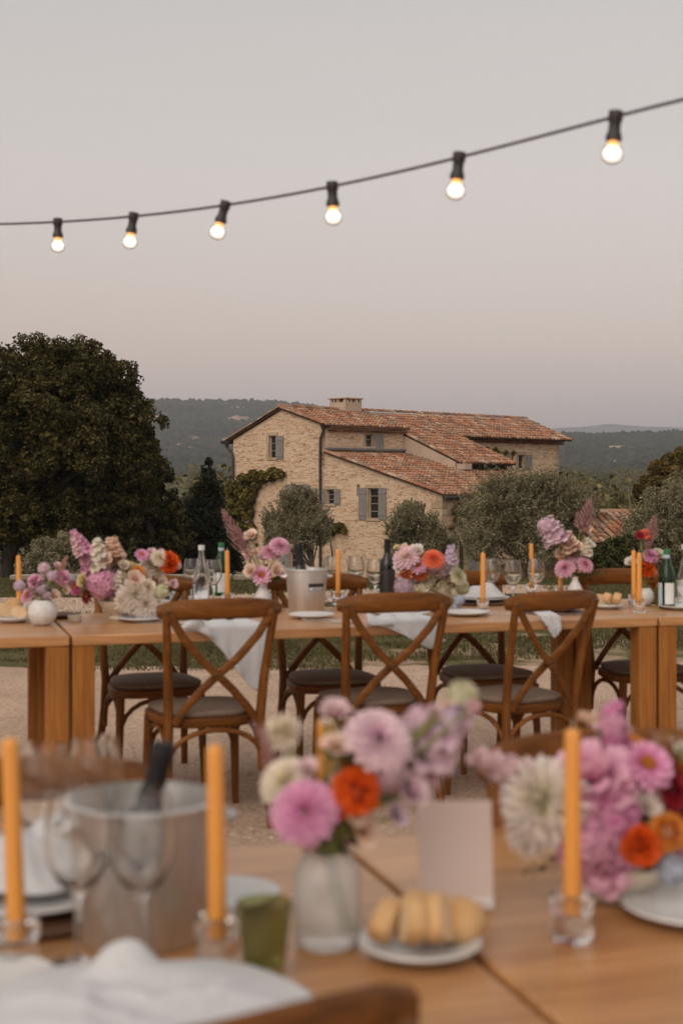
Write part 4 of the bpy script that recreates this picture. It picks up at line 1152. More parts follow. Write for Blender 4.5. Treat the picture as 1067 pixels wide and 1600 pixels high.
# ------------------------------------------------------------------ cross-back chairs (front of chair towards local +y)
def make_chair(label, loc, rz, group):
    t = thing('cross_back_chair', label, 'chair', loc, rz, group)
    def P(nm, mat, fn, par=None):
        mb = MB(); fn(mb); return mb.build(nm, mat, par or t, angle=50)
    # seat frame: rounded trapezoid
    def outline(sc=1.0, n_=40):
        pts = []
        for k in range(n_):
            a = 2 * PI * k / n_
            c, s_ = math.cos(a), math.sin(a)
            p = 3.4
            x = math.copysign(abs(c) ** (2 / p), c); y = math.copysign(abs(s_) ** (2 / p), s_)
            pts.append((x * (0.203 + 0.022 * y) * sc, y * 0.212 * sc))
        return pts
    def slab(mb, sc0, sc1, z0, z1, dome=0.0):
        rings = [(sc0 * 0.97, z0), (sc0, z0 + 0.006), (sc1, z1 - 0.006), (sc1 * 0.965, z1)]
        if dome: rings += [(sc1 * 0.8, z1 + dome * 0.6), (sc1 * 0.5, z1 + dome), (sc1 * 0.15, z1 + dome * 1.1)]
        vs, fs = [], []
        for sc, z in rings: vs += [(x, y, z) for x, y in outline(sc)]
        n_ = 40
        for i in range(len(rings) - 1):
            for k in range(n_): fs.append((i * n_ + k, i * n_ + (k + 1) % n_, (i + 1) * n_ + (k + 1) % n_, (i + 1) * n_ + k))
        fs += [tuple(range(n_))[::-1], tuple((len(rings) - 1) * n_ + k for k in range(n_))]
        mb.add(vs, fs)
    P('seat_frame', SEATW, lambda m: slab(m, 1.0, 1.0, 0.392, 0.429))
    P('cushion', CUSH, lambda m: slab(m, 0.94, 0.95, 0.430, 0.451, 0.010))
    for s in (-1, 1):
        P('back_post', SEATV, lambda m: m.tube([(s * 0.205, -0.275, 0), (s * 0.197, -0.245, 0.14), (s * 0.186, -0.205, 0.30), (s * 0.182, -0.196, 0.42), (s * 0.190, -0.222, 0.585), (s * 0.204, -0.268, 0.76), (s * 0.214, -0.295, 0.853)],
                                               [0.0155, 0.017, 0.019, 0.0195, 0.018, 0.0165, 0.014], 10))
        P('front_leg', SEATV, lambda m: m.tube([(s * 0.190, 0.185, 0), (s * 0.184, 0.175, 0.21), (s * 0.178, 0.165, 0.398)], [0.0135, 0.017, 0.020], 10))
    top = []
    for k in range(13):
        x = -0.242 + 0.484 * k / 12
        q = 1 - (x / 0.242) ** 2
        top.append((x, -0.262 - 0.052 * q, 0.850 + 0.010 * q))
    hs = [0.045, 0.066, 0.074, 0.078] + [0.080] * 5 + [0.078, 0.074, 0.066, 0.045]
    P('top_rail', SEATW, lambda m: m.sweep(top, (0, 0, 1), hs, [0.022] * 13, bev=0.42))
    for s in (-1, 1):
        o = 0.0075 * s
        P('cross_slat', SEATW, lambda m: m.sweep([(s * 0.205, -0.292, 0.850), (s * 0.150, -0.288 + o, 0.755), (s * 0.07, -0.266 + o, 0.660), (0, -0.244 + o, 0.597), (-s * 0.06, -0.228 + o, 0.540), (-s * 0.125, -0.213, 0.468), (-s * 0.165, -0.205, 0.412)],
                                                 (0, 0, 1), 0.032, 0.013, bev=0.3))
    def arch(x0, y0, x1, y1, z0, zt, inset=0.0):
        pts = []
        for k in range(13):
            a = PI * k / 12
            f = 0.5 - 0.5 * math.cos(a)
            pts.append((x0 + (x1 - x0) * f, y0 + (y1 - y0) * f, z0 + (zt - z0) * math.sin(a) ** 0.75))
        return pts
    P('brace', SEATW, lambda m: m.tube(arch(-0.188, -0.212, 0.188, -0.212, 0.235, 0.384), 0.0105, 8))
    P('brace', SEATW, lambda m: m.tube(arch(-0.178, 0.168, 0.178, 0.168, 0.215, 0.382), 0.0105, 8))
    for s in (-1, 1):
        P('brace', SEATW, lambda m: m.tube(arch(s * 0.184, -0.195, s * 0.182, 0.165, 0.215, 0.382), 0.0105, 8))
        P('bolt', BOLT, lambda m: m.lathe([(0.0, 0.004), (0.006, 0.003), (0.0075, 0.0)], 10, (s * 0.212, -0.309, 0.850), M=Matrix.Rotation(R(90), 3, 'X')))
    P('bolt', BOLT, lambda m: m.lathe([(0.0, 0.004), (0.006, 0.003), (0.0075, 0.0)], 10, (0, -0.260, 0.597), M=Matrix.Rotation(R(90), 3, 'X')))
    return t
# the back rail's middle sits about 0.30 behind the chair's origin
def chair_at(u_rail, v_rail, yaw, proto=None, label=None, group=None, z=0.893):
    d = (H - z) * F / (v_rail - YH)
    top = Vector((px(u_rail, d), d, 0))
    o = top + Matrix.Rotation(yaw, 3, 'Z') @ Vector((0, 0.31, 0))
    if proto is None: return make_chair(label, (o.x, o.y, 0), yaw, group)
    return tag(dup(proto, (o.x, o.y, 0), yaw, label), group=group)
G1 = 'chairs on the near side of the rear tables'
c1 = chair_at(348, 937, TH + R(3), None, 'brown cross-back chair in front of the large hanging napkin', G1)
chair_at(622, 928, TH + R(2), c1, 'brown cross-back chair just right of the silver ice bucket', G1)
chair_at(873, 925, TH + R(16), c1, 'brown cross-back chair turned a little left, before the tall astilbe vase', G1)
G2 = 'chairs on the far side of the rear tables'
def chair_far(u_c, dist, yaw, label):
    p = M0 + TE * 0
    o = Vector((px(u_c, dist), dist, 0))
    return tag(dup(c1, (o.x, o.y, 0), yaw, label), group=G2)
chair_far(240, 6.42, TH + PI + R(2), 'cross-back chair facing us behind the table, under the peach bouquet')
chair_far(517, 6.55, TH + PI - R(3), 'cross-back chair facing us behind the table, beyond the ice bucket')
chair_far(757, 6.72, TH + PI + R(2), 'cross-back chair facing us behind the white napkin and wine glasses')
chair_far(1004, 6.88, TH + PI - R(4), 'cross-back chair facing us at the right, behind two tall candles')
G3 = 'chairs around the foreground tables'
chair_at(940, 1144, TH + PI - R(6), c1, 'cross-back chair behind the pink bowl bouquet on the foreground table', G3)
chair_at(12, 1190, TH + PI + R(2), c1, 'cross-back chair behind the ice bucket on the foreground table', G3)
chair_at(308, 1612, TH + R(14), c1, 'cross-back chair nearest the camera, only its top rail showing', G3)

# ------------------------------------------------------------------ tableware
GLASS = mat_glass('clear_glass', (0.99, 0.99, 0.985), 0.0, 1.46)
GREENG = mat_glass('green_bottle_glass', (0.05, 0.30, 0.07), 0.02)
TUMBG = mat_glass('olive_green_glass', (0.52, 0.53, 0.27), 0.07, 1.35)
TUMBG.node_tree.nodes['Principled BSDF'].inputs['Transmission Weight'].default_value = 0.96
DARKG, _n, _l, _b = new_mat('dark_bottle_glass'); setp(_b, Base_Color=(0.006, 0.007, 0.006, 1), Roughness=0.08)
CERAM = mat_noise('white_ceramic', (0.58, 0.57, 0.56), (0.65, 0.64, 0.63), 3, 0.25)
SPECK = mat_noise('speckled_ceramic', (0.56, 0.54, 0.52), (0.72, 0.70, 0.68), 60, 0.45)
CREAMC = mat_noise('cream_ceramic', (0.52, 0.44, 0.33), (0.62, 0.54, 0.42), 6, 0.45)
LINEN = mat_noise('white_linen', (0.52, 0.52, 0.53), (0.59, 0.59, 0.60), 120, 0.9, 0.15, (1, 1, 1), 0.002)
WAX = mat_noise('orange_wax', (0.72, 0.30, 0.055), (0.80, 0.36, 0.075), 4, 0.45)
for m_ in (WAX,):
    m_.node_tree.nodes['Principled BSDF'].inputs['Subsurface Weight'].default_value = 0.25
    m_.node_tree.nodes['Principled BSDF'].inputs['Subsurface Radius'].default_value = (0.02, 0.008, 0.003)
WICK = mat_noise('wick', (0.45, 0.38, 0.28), (0.55, 0.46, 0.36), 30, 0.9)
STEEL = mat_noise('brushed_steel', (0.62, 0.60, 0.585), (0.72, 0.70, 0.68), 3, 0.52, 0.05, (30, 30, 0.4), 0.002, metal=1.0)
CUTL = mat_noise('cutlery_steel', (0.6, 0.58, 0.55), (0.7, 0.68, 0.66), 3, 0.2, metal=1.0)
BREAD = mat_noise('bread_crumb', (0.66, 0.46, 0.26), (0.76, 0.60, 0.40), 26, 0.85, 0.5, (1, 1, 1), 0.004)
CRUST = mat_noise('bread_crust', (0.46, 0.24, 0.09), (0.68, 0.45, 0.22), 16, 0.7, 0.4, (1, 1, 1), 0.004)
WOODPL = mat_wood('dark_wood_plate', (0.05, 0.024, 0.012), (0.09, 0.042, 0.02), (0.13, 0.06, 0.03), 0, 0.5)
PAPER = mat_noise('blush_card', (0.68, 0.56, 0.51), (0.71, 0.59, 0.54), 3, 0.8)
PAPERW = mat_noise('white_paper', (0.70, 0.69, 0.68), (0.74, 0.73, 0.72), 6, 0.7)
BLUEP = mat_noise('pale_blue_paper', (0.42, 0.52, 0.60), (0.50, 0.60, 0.68), 6, 0.6)
BLACKL = mat_noise('black_label', (0.02, 0.015, 0.015), (0.035, 0.028, 0.028), 6, 0.5)
FOIL = mat_noise('black_foil', (0.012, 0.011, 0.013), (0.022, 0.019, 0.018), 20, 0.6, 0.3, spec=0.2)

ME = {}
def proto(key, fn, mat, angle=40):
    if key not in ME:
        mb = MB(); fn(mb); ME[key] = mb.mesh(key, mat, True, angle)
    return ME[key]
def single(name, key, fn, mat, loc, label, cat, group=None, rz=0, sc=1.0, angle=40):
    o = link(name, proto(key, fn, mat, angle), None, loc, rz)
    o.scale = (sc, sc, sc) if not isinstance(sc, tuple) else sc
    return tag(o, label, cat, group)
def g_wine(m):
    outr = [(0, 0), (0.033, 0.0), (0.034, 0.002), (0.012, 0.006), (0.0045, 0.014), (0.004, 0.075), (0.008, 0.088), (0.026, 0.105), (0.039, 0.130), (0.0415, 0.150), (0.039, 0.180), (0.033, 0.215)]
    inn = [(0.0318, 0.2155), (0.0378, 0.180), (0.0402, 0.150), (0.0376, 0.131), (0.025, 0.108), (0.006, 0.093), (0, 0.092)]
    m.lathe(outr + inn, 28)
def g_tumbler(m):
    m.lathe([(0, 0), (0.024, 0), (0.026, 0.003), (0.0255, 0.016), (0.031, 0.06), (0.0345, 0.088), (0.0355, 0.096), (0.034, 0.0965), (0.0325, 0.088), (0.029, 0.06), (0.023, 0.02), (0, 0.016)], 48, ribs=(16, 0.012))
def g_clear_tumbler(m):
    m.lathe([(0, 0), (0.031, 0), (0.033, 0.003), (0.037, 0.10), (0.0363, 0.1003), (0.0323, 0.006), (0, 0.005)], 28)
def g_holder(m):
    m.lathe([(0, 0), (0.026, 0), (0.028, 0.003), (0.028, 0.022), (0.024, 0.028), (0.024, 0.032), (0.028, 0.038), (0.028, 0.056), (0.026, 0.058), (0.0145, 0.058), (0.0125, 0.050), (0.0125, 0.036), (0, 0.036)], 28)
def g_candle(m):
    m.lathe([(0, 0), (0.0118, 0), (0.0118, 0.004), (0.0104, 0.222), (0.0092, 0.2275), (0.006, 0.2300), (0, 0.2305)], 16)
def g_plate(m, r=0.10):
    m.lathe([(0, 0), (r * 0.55, 0), (r * 0.60, 0.003), (r * 0.95, 0.013), (r, 0.017), (r * 0.985, 0.020), (r * 0.93, 0.018), (r * 0.60, 0.008), (0, 0.006)], 40)
def g_big(m): g_plate(m, 0.135)
def g_small(m): g_plate(m, 0.078)
def g_flat(m): m.lathe([(0, 0), (0.15, 0), (0.160, 0.004), (0.161, 0.010), (0.158, 0.012), (0, 0.010)], 44)
def g_roundvase(m): m.lathe([(0, 0), (0.028, 0), (0.045, 0.012), (0.057, 0.036), (0.060, 0.055), (0.054, 0.080), (0.040, 0.097), (0.031, 0.103), (0.029, 0.102), (0.037, 0.094), (0.050, 0.078), (0.055, 0.055), (0.05, 0.034), (0.04, 0.014), (0, 0.012)], 32)
def g_flask(m): m.lathe([(0, 0), (0.036, 0), (0.045, 0.012), (0.048, 0.032), (0.044, 0.055), (0.032, 0.080), (0.019, 0.105), (0.016, 0.122), (0.019, 0.130), (0.016, 0.130), (0.0135, 0.12), (0.016, 0.105), (0.028, 0.08), (0.04, 0.05), (0.04, 0.02), (0, 0.012)], 32)
def g_bowl(m): m.lathe([(0, 0), (0.046, 0), (0.050, 0.006), (0.046, 0.022), (0.050, 0.03), (0.085, 0.055), (0.102, 0.088), (0.105, 0.098), (0.101, 0.099), (0.096, 0.088), (0.08, 0.06), (0.045, 0.04), (0, 0.036)], 36)
def g_squat(m): m.lathe([(0, 0), (0.05, 0), (0.066, 0.012), (0.072, 0.04), (0.066, 0.066), (0.062, 0.07), (0.058, 0.068), (0.064, 0.04), (0.058, 0.016), (0, 0.012)], 36)
def candle(loc, label, holder_label, lean=(0, 0), sc=1.0, hold=True):
    h = None
    if hold: single('candle_holder', 'candle_holder', g_holder, GLASS, loc, holder_label, 'candle holder', 'glass candle holders')
    t = thing('taper_candle', label, 'candle', Vector(loc) + Vector((0, 0, 0.0365)), 0, 'orange taper candles')
    rl = random.Random(label)
    t.rotation_euler = (lean[0] + R(rl.uniform(-0.9, 0.9)), lean[1] + R(rl.uniform(-0.9, 0.9)), rl.uniform(0, 6) * 0); t.scale = (1, 1, sc * rl.uniform(0.97, 1.02))
    link('wax', proto('wax', g_candle, WAX), t)
    link('wick', proto('wick', lambda m: m.tube([(0, 0, 0.231), (0.0008, 0, 0.238), (0.0018, 0.0005, 0.243)], 0.0011, 5), WICK), t)
def wine(u, v, label, z=0.75, sc=1.0):
    single('wine_glass', 'wine_glass', g_wine, GLASS, on(u, v, z), label, 'wine glass', 'wine glasses', sc=sc)
def plate(u, v, label, fn=g_plate, key='plate', mat=None, z=0.75, cat='plate'):
    return single('plate', key, fn, mat or CERAM, on(u, v, 0.75) + Vector((0, 0, z - 0.75)), label, cat, 'plates')
def cutlery(u, v, kind, label, yaw):
    def knife(m):
        m.sweep([(0, -0.10, 0.004), (0, -0.01, 0.005), (0, 0, 0.004)], (1, 0, 0), [0.016, 0.013, 0.012], [0.008, 0.007, 0.004], bev=0.4)
        m.sweep([(0, 0.0, 0.004), (0.002, 0.06, 0.003), (0, 0.115, 0.002)], (1, 0, 0), [0.014, 0.018, 0.004], [0.002, 0.002, 0.001])
    def fork(m):
        m.sweep([(0, -0.10, 0.004), (0, 0, 0.007), (0, 0.05, 0.004)], (1, 0, 0), [0.015, 0.007, 0.020], [0.004, 0.004, 0.003], bev=0.4)
        for k in range(4): m.sweep([((k - 1.5) * 0.0058, 0.05, 0.004), ((k - 1.5) * 0.006, 0.075, 0.003), ((k - 1.5) * 0.0058, 0.098, 0.008)], (1, 0, 0), 0.0032, 0.002)
    return single(kind, kind, knife if kind == 'table_knife' else fork, CUTL, on(u, v) + Vector((0, 0, 0.0005)), label, 'knife' if kind == 'table_knife' else 'fork', None, yaw)
def bread(loc, label, rz, tilt=0.0, sc=1.0, loaf=False):
    t = thing('bread_slice' if not loaf else 'bread_roll', label, 'bread', loc, rz, 'bread on plates')
    t.rotation_euler = (tilt, 0, rz); t.scale = (sc, sc, sc)
    if loaf:
        def g(m): m.lathe([(0, 0), (0.02, 0.0), (0.032, 0.01), (0.035, 0.026), (0.028, 0.042), (0.014, 0.05), (0, 0.052)], 18)
        link('crust', proto('roll_crust', g, CRUST), t)
        return t
    n_ = 28
    pr = []
    for k in range(n_):
        a = 2 * PI * k / n_
        pr.append((0.036 * math.cos(a), 0.030 + 0.030 * math.sin(a) * (1 if math.sin(a) > 0 else 0.75)))
    def g(m):
        for s, w in ((0.011, 1), ):
            vs = [(x * 0.93, -s, 0.03 + (z - 0.03) * 0.93) for x, z in pr] + [(x * 1.03, -s * 0.5, 0.03 + (z - 0.03) * 1.03) for x, z in pr] + [(x * 1.03, s * 0.5, 0.03 + (z - 0.03) * 1.03) for x, z in pr] + [(x * 0.93, s, 0.03 + (z - 0.03) * 0.93) for x, z in pr]
            fs = []
            for i in range(3):
                for k in range(n_): fs.append((i * n_ + k, i * n_ + (k + 1) % n_, (i + 1) * n_ + (k + 1) % n_, (i + 1) * n_ + k))
            m.add(vs, fs)
    def g2(m):
        for s in (-1, 1):
            vs = [(x * 0.93, s * 0.0113, 0.03 + (z - 0.03) * 0.93) for x, z in pr] + [(0, s * 0.0135, 0.03)]
            m.add(vs, [(k, (k + 1) % n_, n_) for k in range(n_)])
    rb = random.Random(label)
    k1, k2 = rb.uniform(0, 6), rb.uniform(0, 6)
    pr = [(x * (1 + 0.07 * math.sin(2 * i_ * 2 * PI / n_ + k1) + rb.uniform(-.02, .02)), max(0.0, z * (1.0 + 0.07 * math.sin(3 * i_ * 2 * PI / n_ + k2)))) for i_, (x, z) in enumerate(pr)]
    m1 = MB(); g(m1); m1.build('crust', CRUST, t)
    m2 = MB(); g2(m2); m2.build('crumb', BREAD, t)
    t.scale = (sc * rb.uniform(0.95, 1.12), sc * rb.uniform(1.0, 1.6), sc * rb.uniform(0.9, 1.1))
    return t
def cloth(name, label, loc, rz, W_, D_, fn, nx=34, ny=40, th=0.003, group='white napkins'):
    """napkin: grid surface from fn(s, t) -> xyz in local table axes, doubled for thickness"""
    mb = MB()
    P = [[Vector(fn(i / (nx - 1), j / (ny - 1))) for j in range(ny)] for i in range(nx)]
    mb.grid(P)
    me = mb.mesh(name, LINEN, True, None)
    o = link(name, me, None, loc, rz)
    md = o.modifiers.new('thick', 'SOLIDIFY'); md.thickness = th; md.offset = 0
    return tag(o, label, 'napkin', group)
def bottle(loc, label, kind, lean=(0, 0)):
    names = {'wine': 'wine_bottle', 'champagne': 'champagne_bottle', 'green': 'water_bottle', 'clear': 'glass_bottle', 'ribbed': 'glass_bottle'}
    t = thing(names[kind], label, 'bottle', loc)
    t.rotation_euler = (lean[0], lean[1], 0)
    prof = {'wine': [(0, 0), (0.036, 0), (0.0375, 0.003), (0.0375, 0.185), (0.034, 0.205), (0.018, 0.232), (0.0145, 0.25), (0.0145, 0.31)],
            'champagne': [(0, 0), (0.042, 0), (0.044, 0.004), (0.044, 0.13), (0.038, 0.17), (0.024, 0.215), (0.017, 0.25), (0.0155, 0.30)],
            'green': [(0, 0), (0.036, 0), (0.038, 0.004), (0.038, 0.14), (0.034, 0.165), (0.020, 0.205), (0.0145, 0.235), (0.0145, 0.255)],
            'clear': [(0, 0), (0.036, 0), (0.038, 0.004), (0.038, 0.12), (0.034, 0.15), (0.019, 0.195), (0.0145, 0.225), (0.0145, 0.262)],
            'ribbed': [(0, 0), (0.036, 0), (0.039, 0.004), (0.039, 0.11), (0.036, 0.14), (0.020, 0.20), (0.016, 0.23), (0.016, 0.272)]}[kind]
    glassy = {'wine': DARKG, 'champagne': DARKG, 'green': GREENG, 'clear': GLASS, 'ribbed': GLASS}[kind]
    inner = []
    if kind in ('green', 'clear', 'ribbed'):
        inner = [(r - 0.003, z) for r, z in prof[::-1][:-2]] + [(prof[2][0] - 0.003, 0.008), (0, 0.008)]
    top = prof[-1]
    body = prof + (inner if inner else [(0, top[1])])
    mb = MB(); mb.lathe(body, 28); mb.build('glass_body', glassy, t)
    if kind == 'wine':
        mb = MB(); mb.lathe([(0.0150, 0.244), (0.0152, 0.311), (0.0, 0.312)], 20); mb.build('capsule', FOIL, t)
        mb = MB(); mb.lathe([(0.0379, 0.06), (0.0380, 0.061), (0.0380, 0.165), (0.0379, 0.166)], 28); mb.build('label', BLACKL, t)
    elif kind == 'champagne':
        mb = MB(); mb.lathe([(0.0246, 0.214), (0.0178, 0.25), (0.0165, 0.28), (0.0185, 0.295), (0.019, 0.318), (0.014, 0.325), (0, 0.326)], 24); mb.build('foil', FOIL, t)
    elif kind == 'green':
        mb = MB(); mb.lathe([(0.0158, 0.252), (0.0158, 0.272), (0.0, 0.273)], 18); mb.build('cap', mat_noise('green_cap', (0.02, 0.16, 0.05), (0.03, 0.20, 0.07), 5, 0.4), t)
        mb = MB(); mb.lathe([(0.0151, 0.228), (0.0153, 0.248)], 18); mb.build('neck_label', BLUEP, t)
        mb = MB()
        for a0, a1 in ((-0.45, 0.75), (-2.05, -0.8)):
            P = [[(0.0386 * math.sin(a0 + (a1 - a0) * k / 8), -0.0386 * math.cos(a0 + (a1 - a0) * k / 8), z) for z in (0.02, 0.118)] for k in range(9)]
            lb_ = MB(); lb_.grid(P); lb_.build('paper_label', BLUEP if a0 < -1 else PAPERW, t)
    elif kind == 'clear':
        mb = MB(); mb.lathe([(0.0158, 0.248), (0.0162, 0.272), (0.0, 0.273)], 18); mb.build('cap', PAPERW, t)
    elif kind == 'ribbed':
        mb = MB(); mb.lathe([(0.0175, 0.262), (0.0178, 0.286), (0.0, 0.287)], 18); mb.build('cap', PAPERW, t)
        mb = MB()
        for k in range(14):
            mb.lathe([(0.0395, 0.012 + k * 0.0075), (0.041, 0.0155 + k * 0.0075), (0.0395, 0.019 + k * 0.0075)], 24)
        tag(mb.build('rib', GLASS, t), kind='stuff')
    return t
GLY = {'L': ['1000', '1000', '1000', '1000', '1111'], 'A': ['0110', '1001', '1111', '1001', '1001'], 'N': ['1001', '1101', '1011', '1001', '1001'],
       'S': ['0111', '1000', '0110', '0001', '1110'], 'O': ['0110', '1001', '1001', '1001', '0110']}
def bucket(loc, label, rz, sc=1.0, mark=True):
    t = thing('ice_bucket', label, 'ice bucket', loc, rz)
    t.scale = (sc, sc, sc) if not isinstance(sc, tuple) else sc
    mb = MB(); mb.lathe([(0, 0), (0.078, 0), (0.081, 0.004), (0.0955, 0.195), (0.0930, 0.195), (0.079, 0.008), (0, 0.006)], 44); mb.build('pail', STEEL, t)
    mb = MB(); mb.lathe([(0.0956, 0.190), (0.0995, 0.193), (0.0995, 0.200), (0.0935, 0.202), (0.0932, 0.19)], 44); mb.build('rim', STEEL, t)
    for s in (-1, 1):
        mb = MB(); mb.tube([(s * 0.093, -0.022, 0.165), (s * 0.112, -0.018, 0.166), (s * 0.116, 0, 0.166), (s * 0.112, 0.018, 0.166), (s * 0.093, 0.022, 0.165)], 0.0055, 8)
        mb.lathe([(0, 0.012), (0.011, 0.008), (0.013, 0)], 12, (s * 0.0935, 0, 0.165), M=Matrix.Rotation(R(90 * s), 3, 'Y'))
        mb.build('handle', STEEL, t)
    if mark:
        def cyl(a, z, r): return (r * math.sin(a), -r * math.cos(a), z)
        def rr(z): return 0.081 + (z - 0.004) / 0.191 * 0.0145
        a0, a1 = -0.02, 0.92
        mb = MB(); mb.grid([[cyl(a0 + (a1 - a0) * k / 12, z, rr(z) + 0.0006) for z in (0.100, 0.1375)] for k in range(13)])
        lb_ = mb.build('emblem', BLACKL, t)
        mb = MB(); mb.grid([[cyl(a0 + 0.02 + (a1 - a0 - 0.04) * k / 12, z, rr(z) + 0.0012) for z in (0.101, 0.1195)] for k in range(13)])
        mb.build('emblem_band', PAPERW, lb_)
        mb = MB()
        x = 0.0
        for ch in 'LANSON':
            for r_, row in enumerate(GLY[ch]):
                for c_, b_ in enumerate(row):
                    if b_ == '1':
                        aa = a0 + 0.06 + (x + c_ * 0.030)
                        zz = 0.1175 - r_ * 0.0030
                        mb.add([cyl(aa, zz, rr(zz) + 0.0018), cyl(aa + 0.031, zz, rr(zz) + 0.0018), cyl(aa + 0.031, zz - 0.0031, rr(zz) + 0.0018), cyl(aa, zz - 0.0031, rr(zz) + 0.0018)], [(0, 1, 2, 3)])
            x += 0.142
        mb.build('lettering', BLACKL, lb_, smooth=False)
    return t

# ---- rear tables, left to right
plate(22, 972, 'small white plate of bread at the left end of the rear row', g_small, 'plate_small')
b0 = on(22, 972)
bread(b0 + Vector((-0.03, -0.005, 0.012)), 'cut bread slice lying flat at the left edge of the picture', 0.5, 0.0)
bread(b0 + Vector((0.034, -0.01, 0.010)), 'bread slice leaning beside the round white vase', -0.3, 0.15)
bread(b0 + Vector((-0.005, 0.03, 0.045)), 'round golden roll on top of the left bread plate', 0, 0, 1.0, True)
candle(on(31, 962), 'taper candle standing behind the left bread plate', 'glass candle holder behind the left bread plate')
single('vase', 'round_vase', g_roundvase, SPECK, on(67, 977), 'round white vase with the small lilac posy', 'vase')
plate(95, 966, 'dark wooden plate edge left of the large peach bouquet', g_small, 'plate_dark', WOODPL)
single('salt_pot', 'salt_pot', lambda m: m.lathe([(0, 0), (0.027, 0), (0.0285, 0.003), (0.029, 0.024), (0.026, 0.026), (0.024, 0.010), (0, 0.008)], 20), CREAMC, on(117, 971), 'little beige pot near the joint of the tables', 'pot')
single('flower_bowl', 'flower_bowl', g_bowl, CREAMC, on(186, 968), 'footed beige bowl holding the large peach and pink bouquet', 'bowl', sc=0.82)
plate(222, 971, 'white plate below the white spiky flower, left of the napkin chair', g_plate)
plate(256, 953, 'dark wooden charger behind the first rear chair', g_flat, 'charger', WOODPL)
cutlery(255, 975, 'table_knife', 'knife laid left of the first rear chair', TH + 1.2)
wine(300, 943, 'wine glass left of the clear stoppered bottle')
wine(334, 945, 'wine glass just left of the candle by the clear bottle')
bottle(on(315, 938), 'clear water bottle with a white stopper between two wine glasses', 'clear')
bottle(on(346, 931), 'green water bottle hidden behind the candle left of the astilbe', 'green')
candle(on(356, 947), 'taper candle just left of the pink astilbe vase', 'glass candle holder by the pink astilbe vase')
candle(on(428, 930), 'short burnt candle between the flask vase and the ice bucket', 'glass candle holder beside the ice bucket', sc=0.42)
single('vase', 'flask_vase', g_flask, SPECK, on(411, 947), 'white flask vase left of the ice bucket', 'vase', sc=0.88)
plate(345, 966, 'white dinner plate under the large hanging napkin', g_big, 'plate_big')
bucket(on(479, 957), 'silver ice bucket with a black and white emblem on the rear table', R(8), 0.98)
bottle(on(473, 955) + Vector((0, 0.02, 0.01)), 'dark champagne bottle standing in the rear ice bucket', 'champagne', (R(-4), R(-4))).scale = (0.95, 0.95, 0.92)
plate(487, 966, 'white side plate in front of the rear ice bucket', g_plate)
cutlery(515, 974, 'table_knife', 'knife in front of the rear ice bucket', TH + 1.25)
cutlery(508, 971, 'table_fork', 'fork beside the side plate by the rear ice bucket', TH + 1.1)
candle(on(528, 945), 'taper candle between the rear ice bucket and the wine bottle', 'glass candle holder right of the rear ice bucket')
wine(518, 938, 'wine glass touching the ice bucket, left of the candle')
wine(556, 938, 'wine glass just right of the candle by the ice bucket')
wine(586, 944, 'wine glass right beside the dark wine bottle')
bottle(on(605, 944), 'dark red wine bottle left of the low mixed bouquet', 'wine')
single('squat_vase', 'squat_vase', g_squat, SPECK, on(668, 955), 'squat speckled vase under the low mixed bouquet', 'vase')
plate(625, 962, 'white dinner plate behind the middle chair', g_big, 'plate_big')
plate(728, 962, 'white side plate between the middle and right chairs', g_plate)
candle(on(754, 955), 'taper candle right of the low mixed bouquet', 'glass candle holder right of the low mixed bouquet')
plate(752, 943, 'dark wooden charger under the piled napkin', g_flat, 'charger', WOODPL)
plate(752, 943, 'white plate under the piled napkin', g_big, 'plate_big', None, 0.763)
wine(768, 942, 'wine glass just right of the candle, first of the right group')
wine(801, 946, 'wine glass in the middle of the right group')
wine(837, 943, 'wine glass with a candle seen through it')
candle(on(830, 930), 'taper candle seen through a wine glass', 'glass candle holder behind the right group of glasses')
cutlery(772, 962, 'table_fork', 'fork left of the right chair', TH + 1.25)
plate(862, 954, 'white dinner plate under the small napkin on the right', g_big, 'plate_big')
plate(865, 957, 'dark charger under the plate on the right', g_flat, 'charger', WOODPL, 0.7385)
candle(on(875, 935), 'taper candle left of the tall astilbe bouquet', 'glass candle holder left of the tall astilbe bouquet')
single('vase', 'flask_vase', g_flask, SPECK, on(898, 938), 'white flask vase holding the tall right hand astilbe', 'vase', sc=0.9)
plate(948, 951, 'small plate of bread right of the turned chair', g_small, 'plate_small')
b1 = on(948, 951)
for k, (dx, dy, rz) in enumerate(((-0.035, 0, 0.4), (0.0, 0.012, 0.9), (0.035, -0.004, 1.3))):
    bread(b1 + Vector((dx, dy, 0.012)), ['pale bread slice nearest the turned chair', 'pale bread slice in the middle of the small right plate', 'pale bread slice on the right rim of the small right plate'][k], rz, 0.25)
candle(on(990, 948), 'left one of the two tall candles standing together', 'glass candle holder of the left twin candle')
candle(on(998, 957), 'right one of the two tall candles standing together', 'glass candle holder of the right twin candle')
single('vase', 'round_vase', g_roundvase, SPECK, on(1006, 946), 'white vase behind the two tall candles', 'vase', sc=0.8)
single('tumbler', 'tumbler_pale', g_clear_tumbler, TUMBG, on(1024, 946), 'pale green tumbler left of the green water bottle', 'tumbler', sc=0.8)
bottle(on(1041, 950), 'green water bottle with a white label at the right edge', 'green')
bottle(on(1070, 944), 'ribbed clear bottle with a white cap cut by the right edge', 'ribbed')
plate(1062, 952, 'white plate in front of the green water bottle', g_plate)

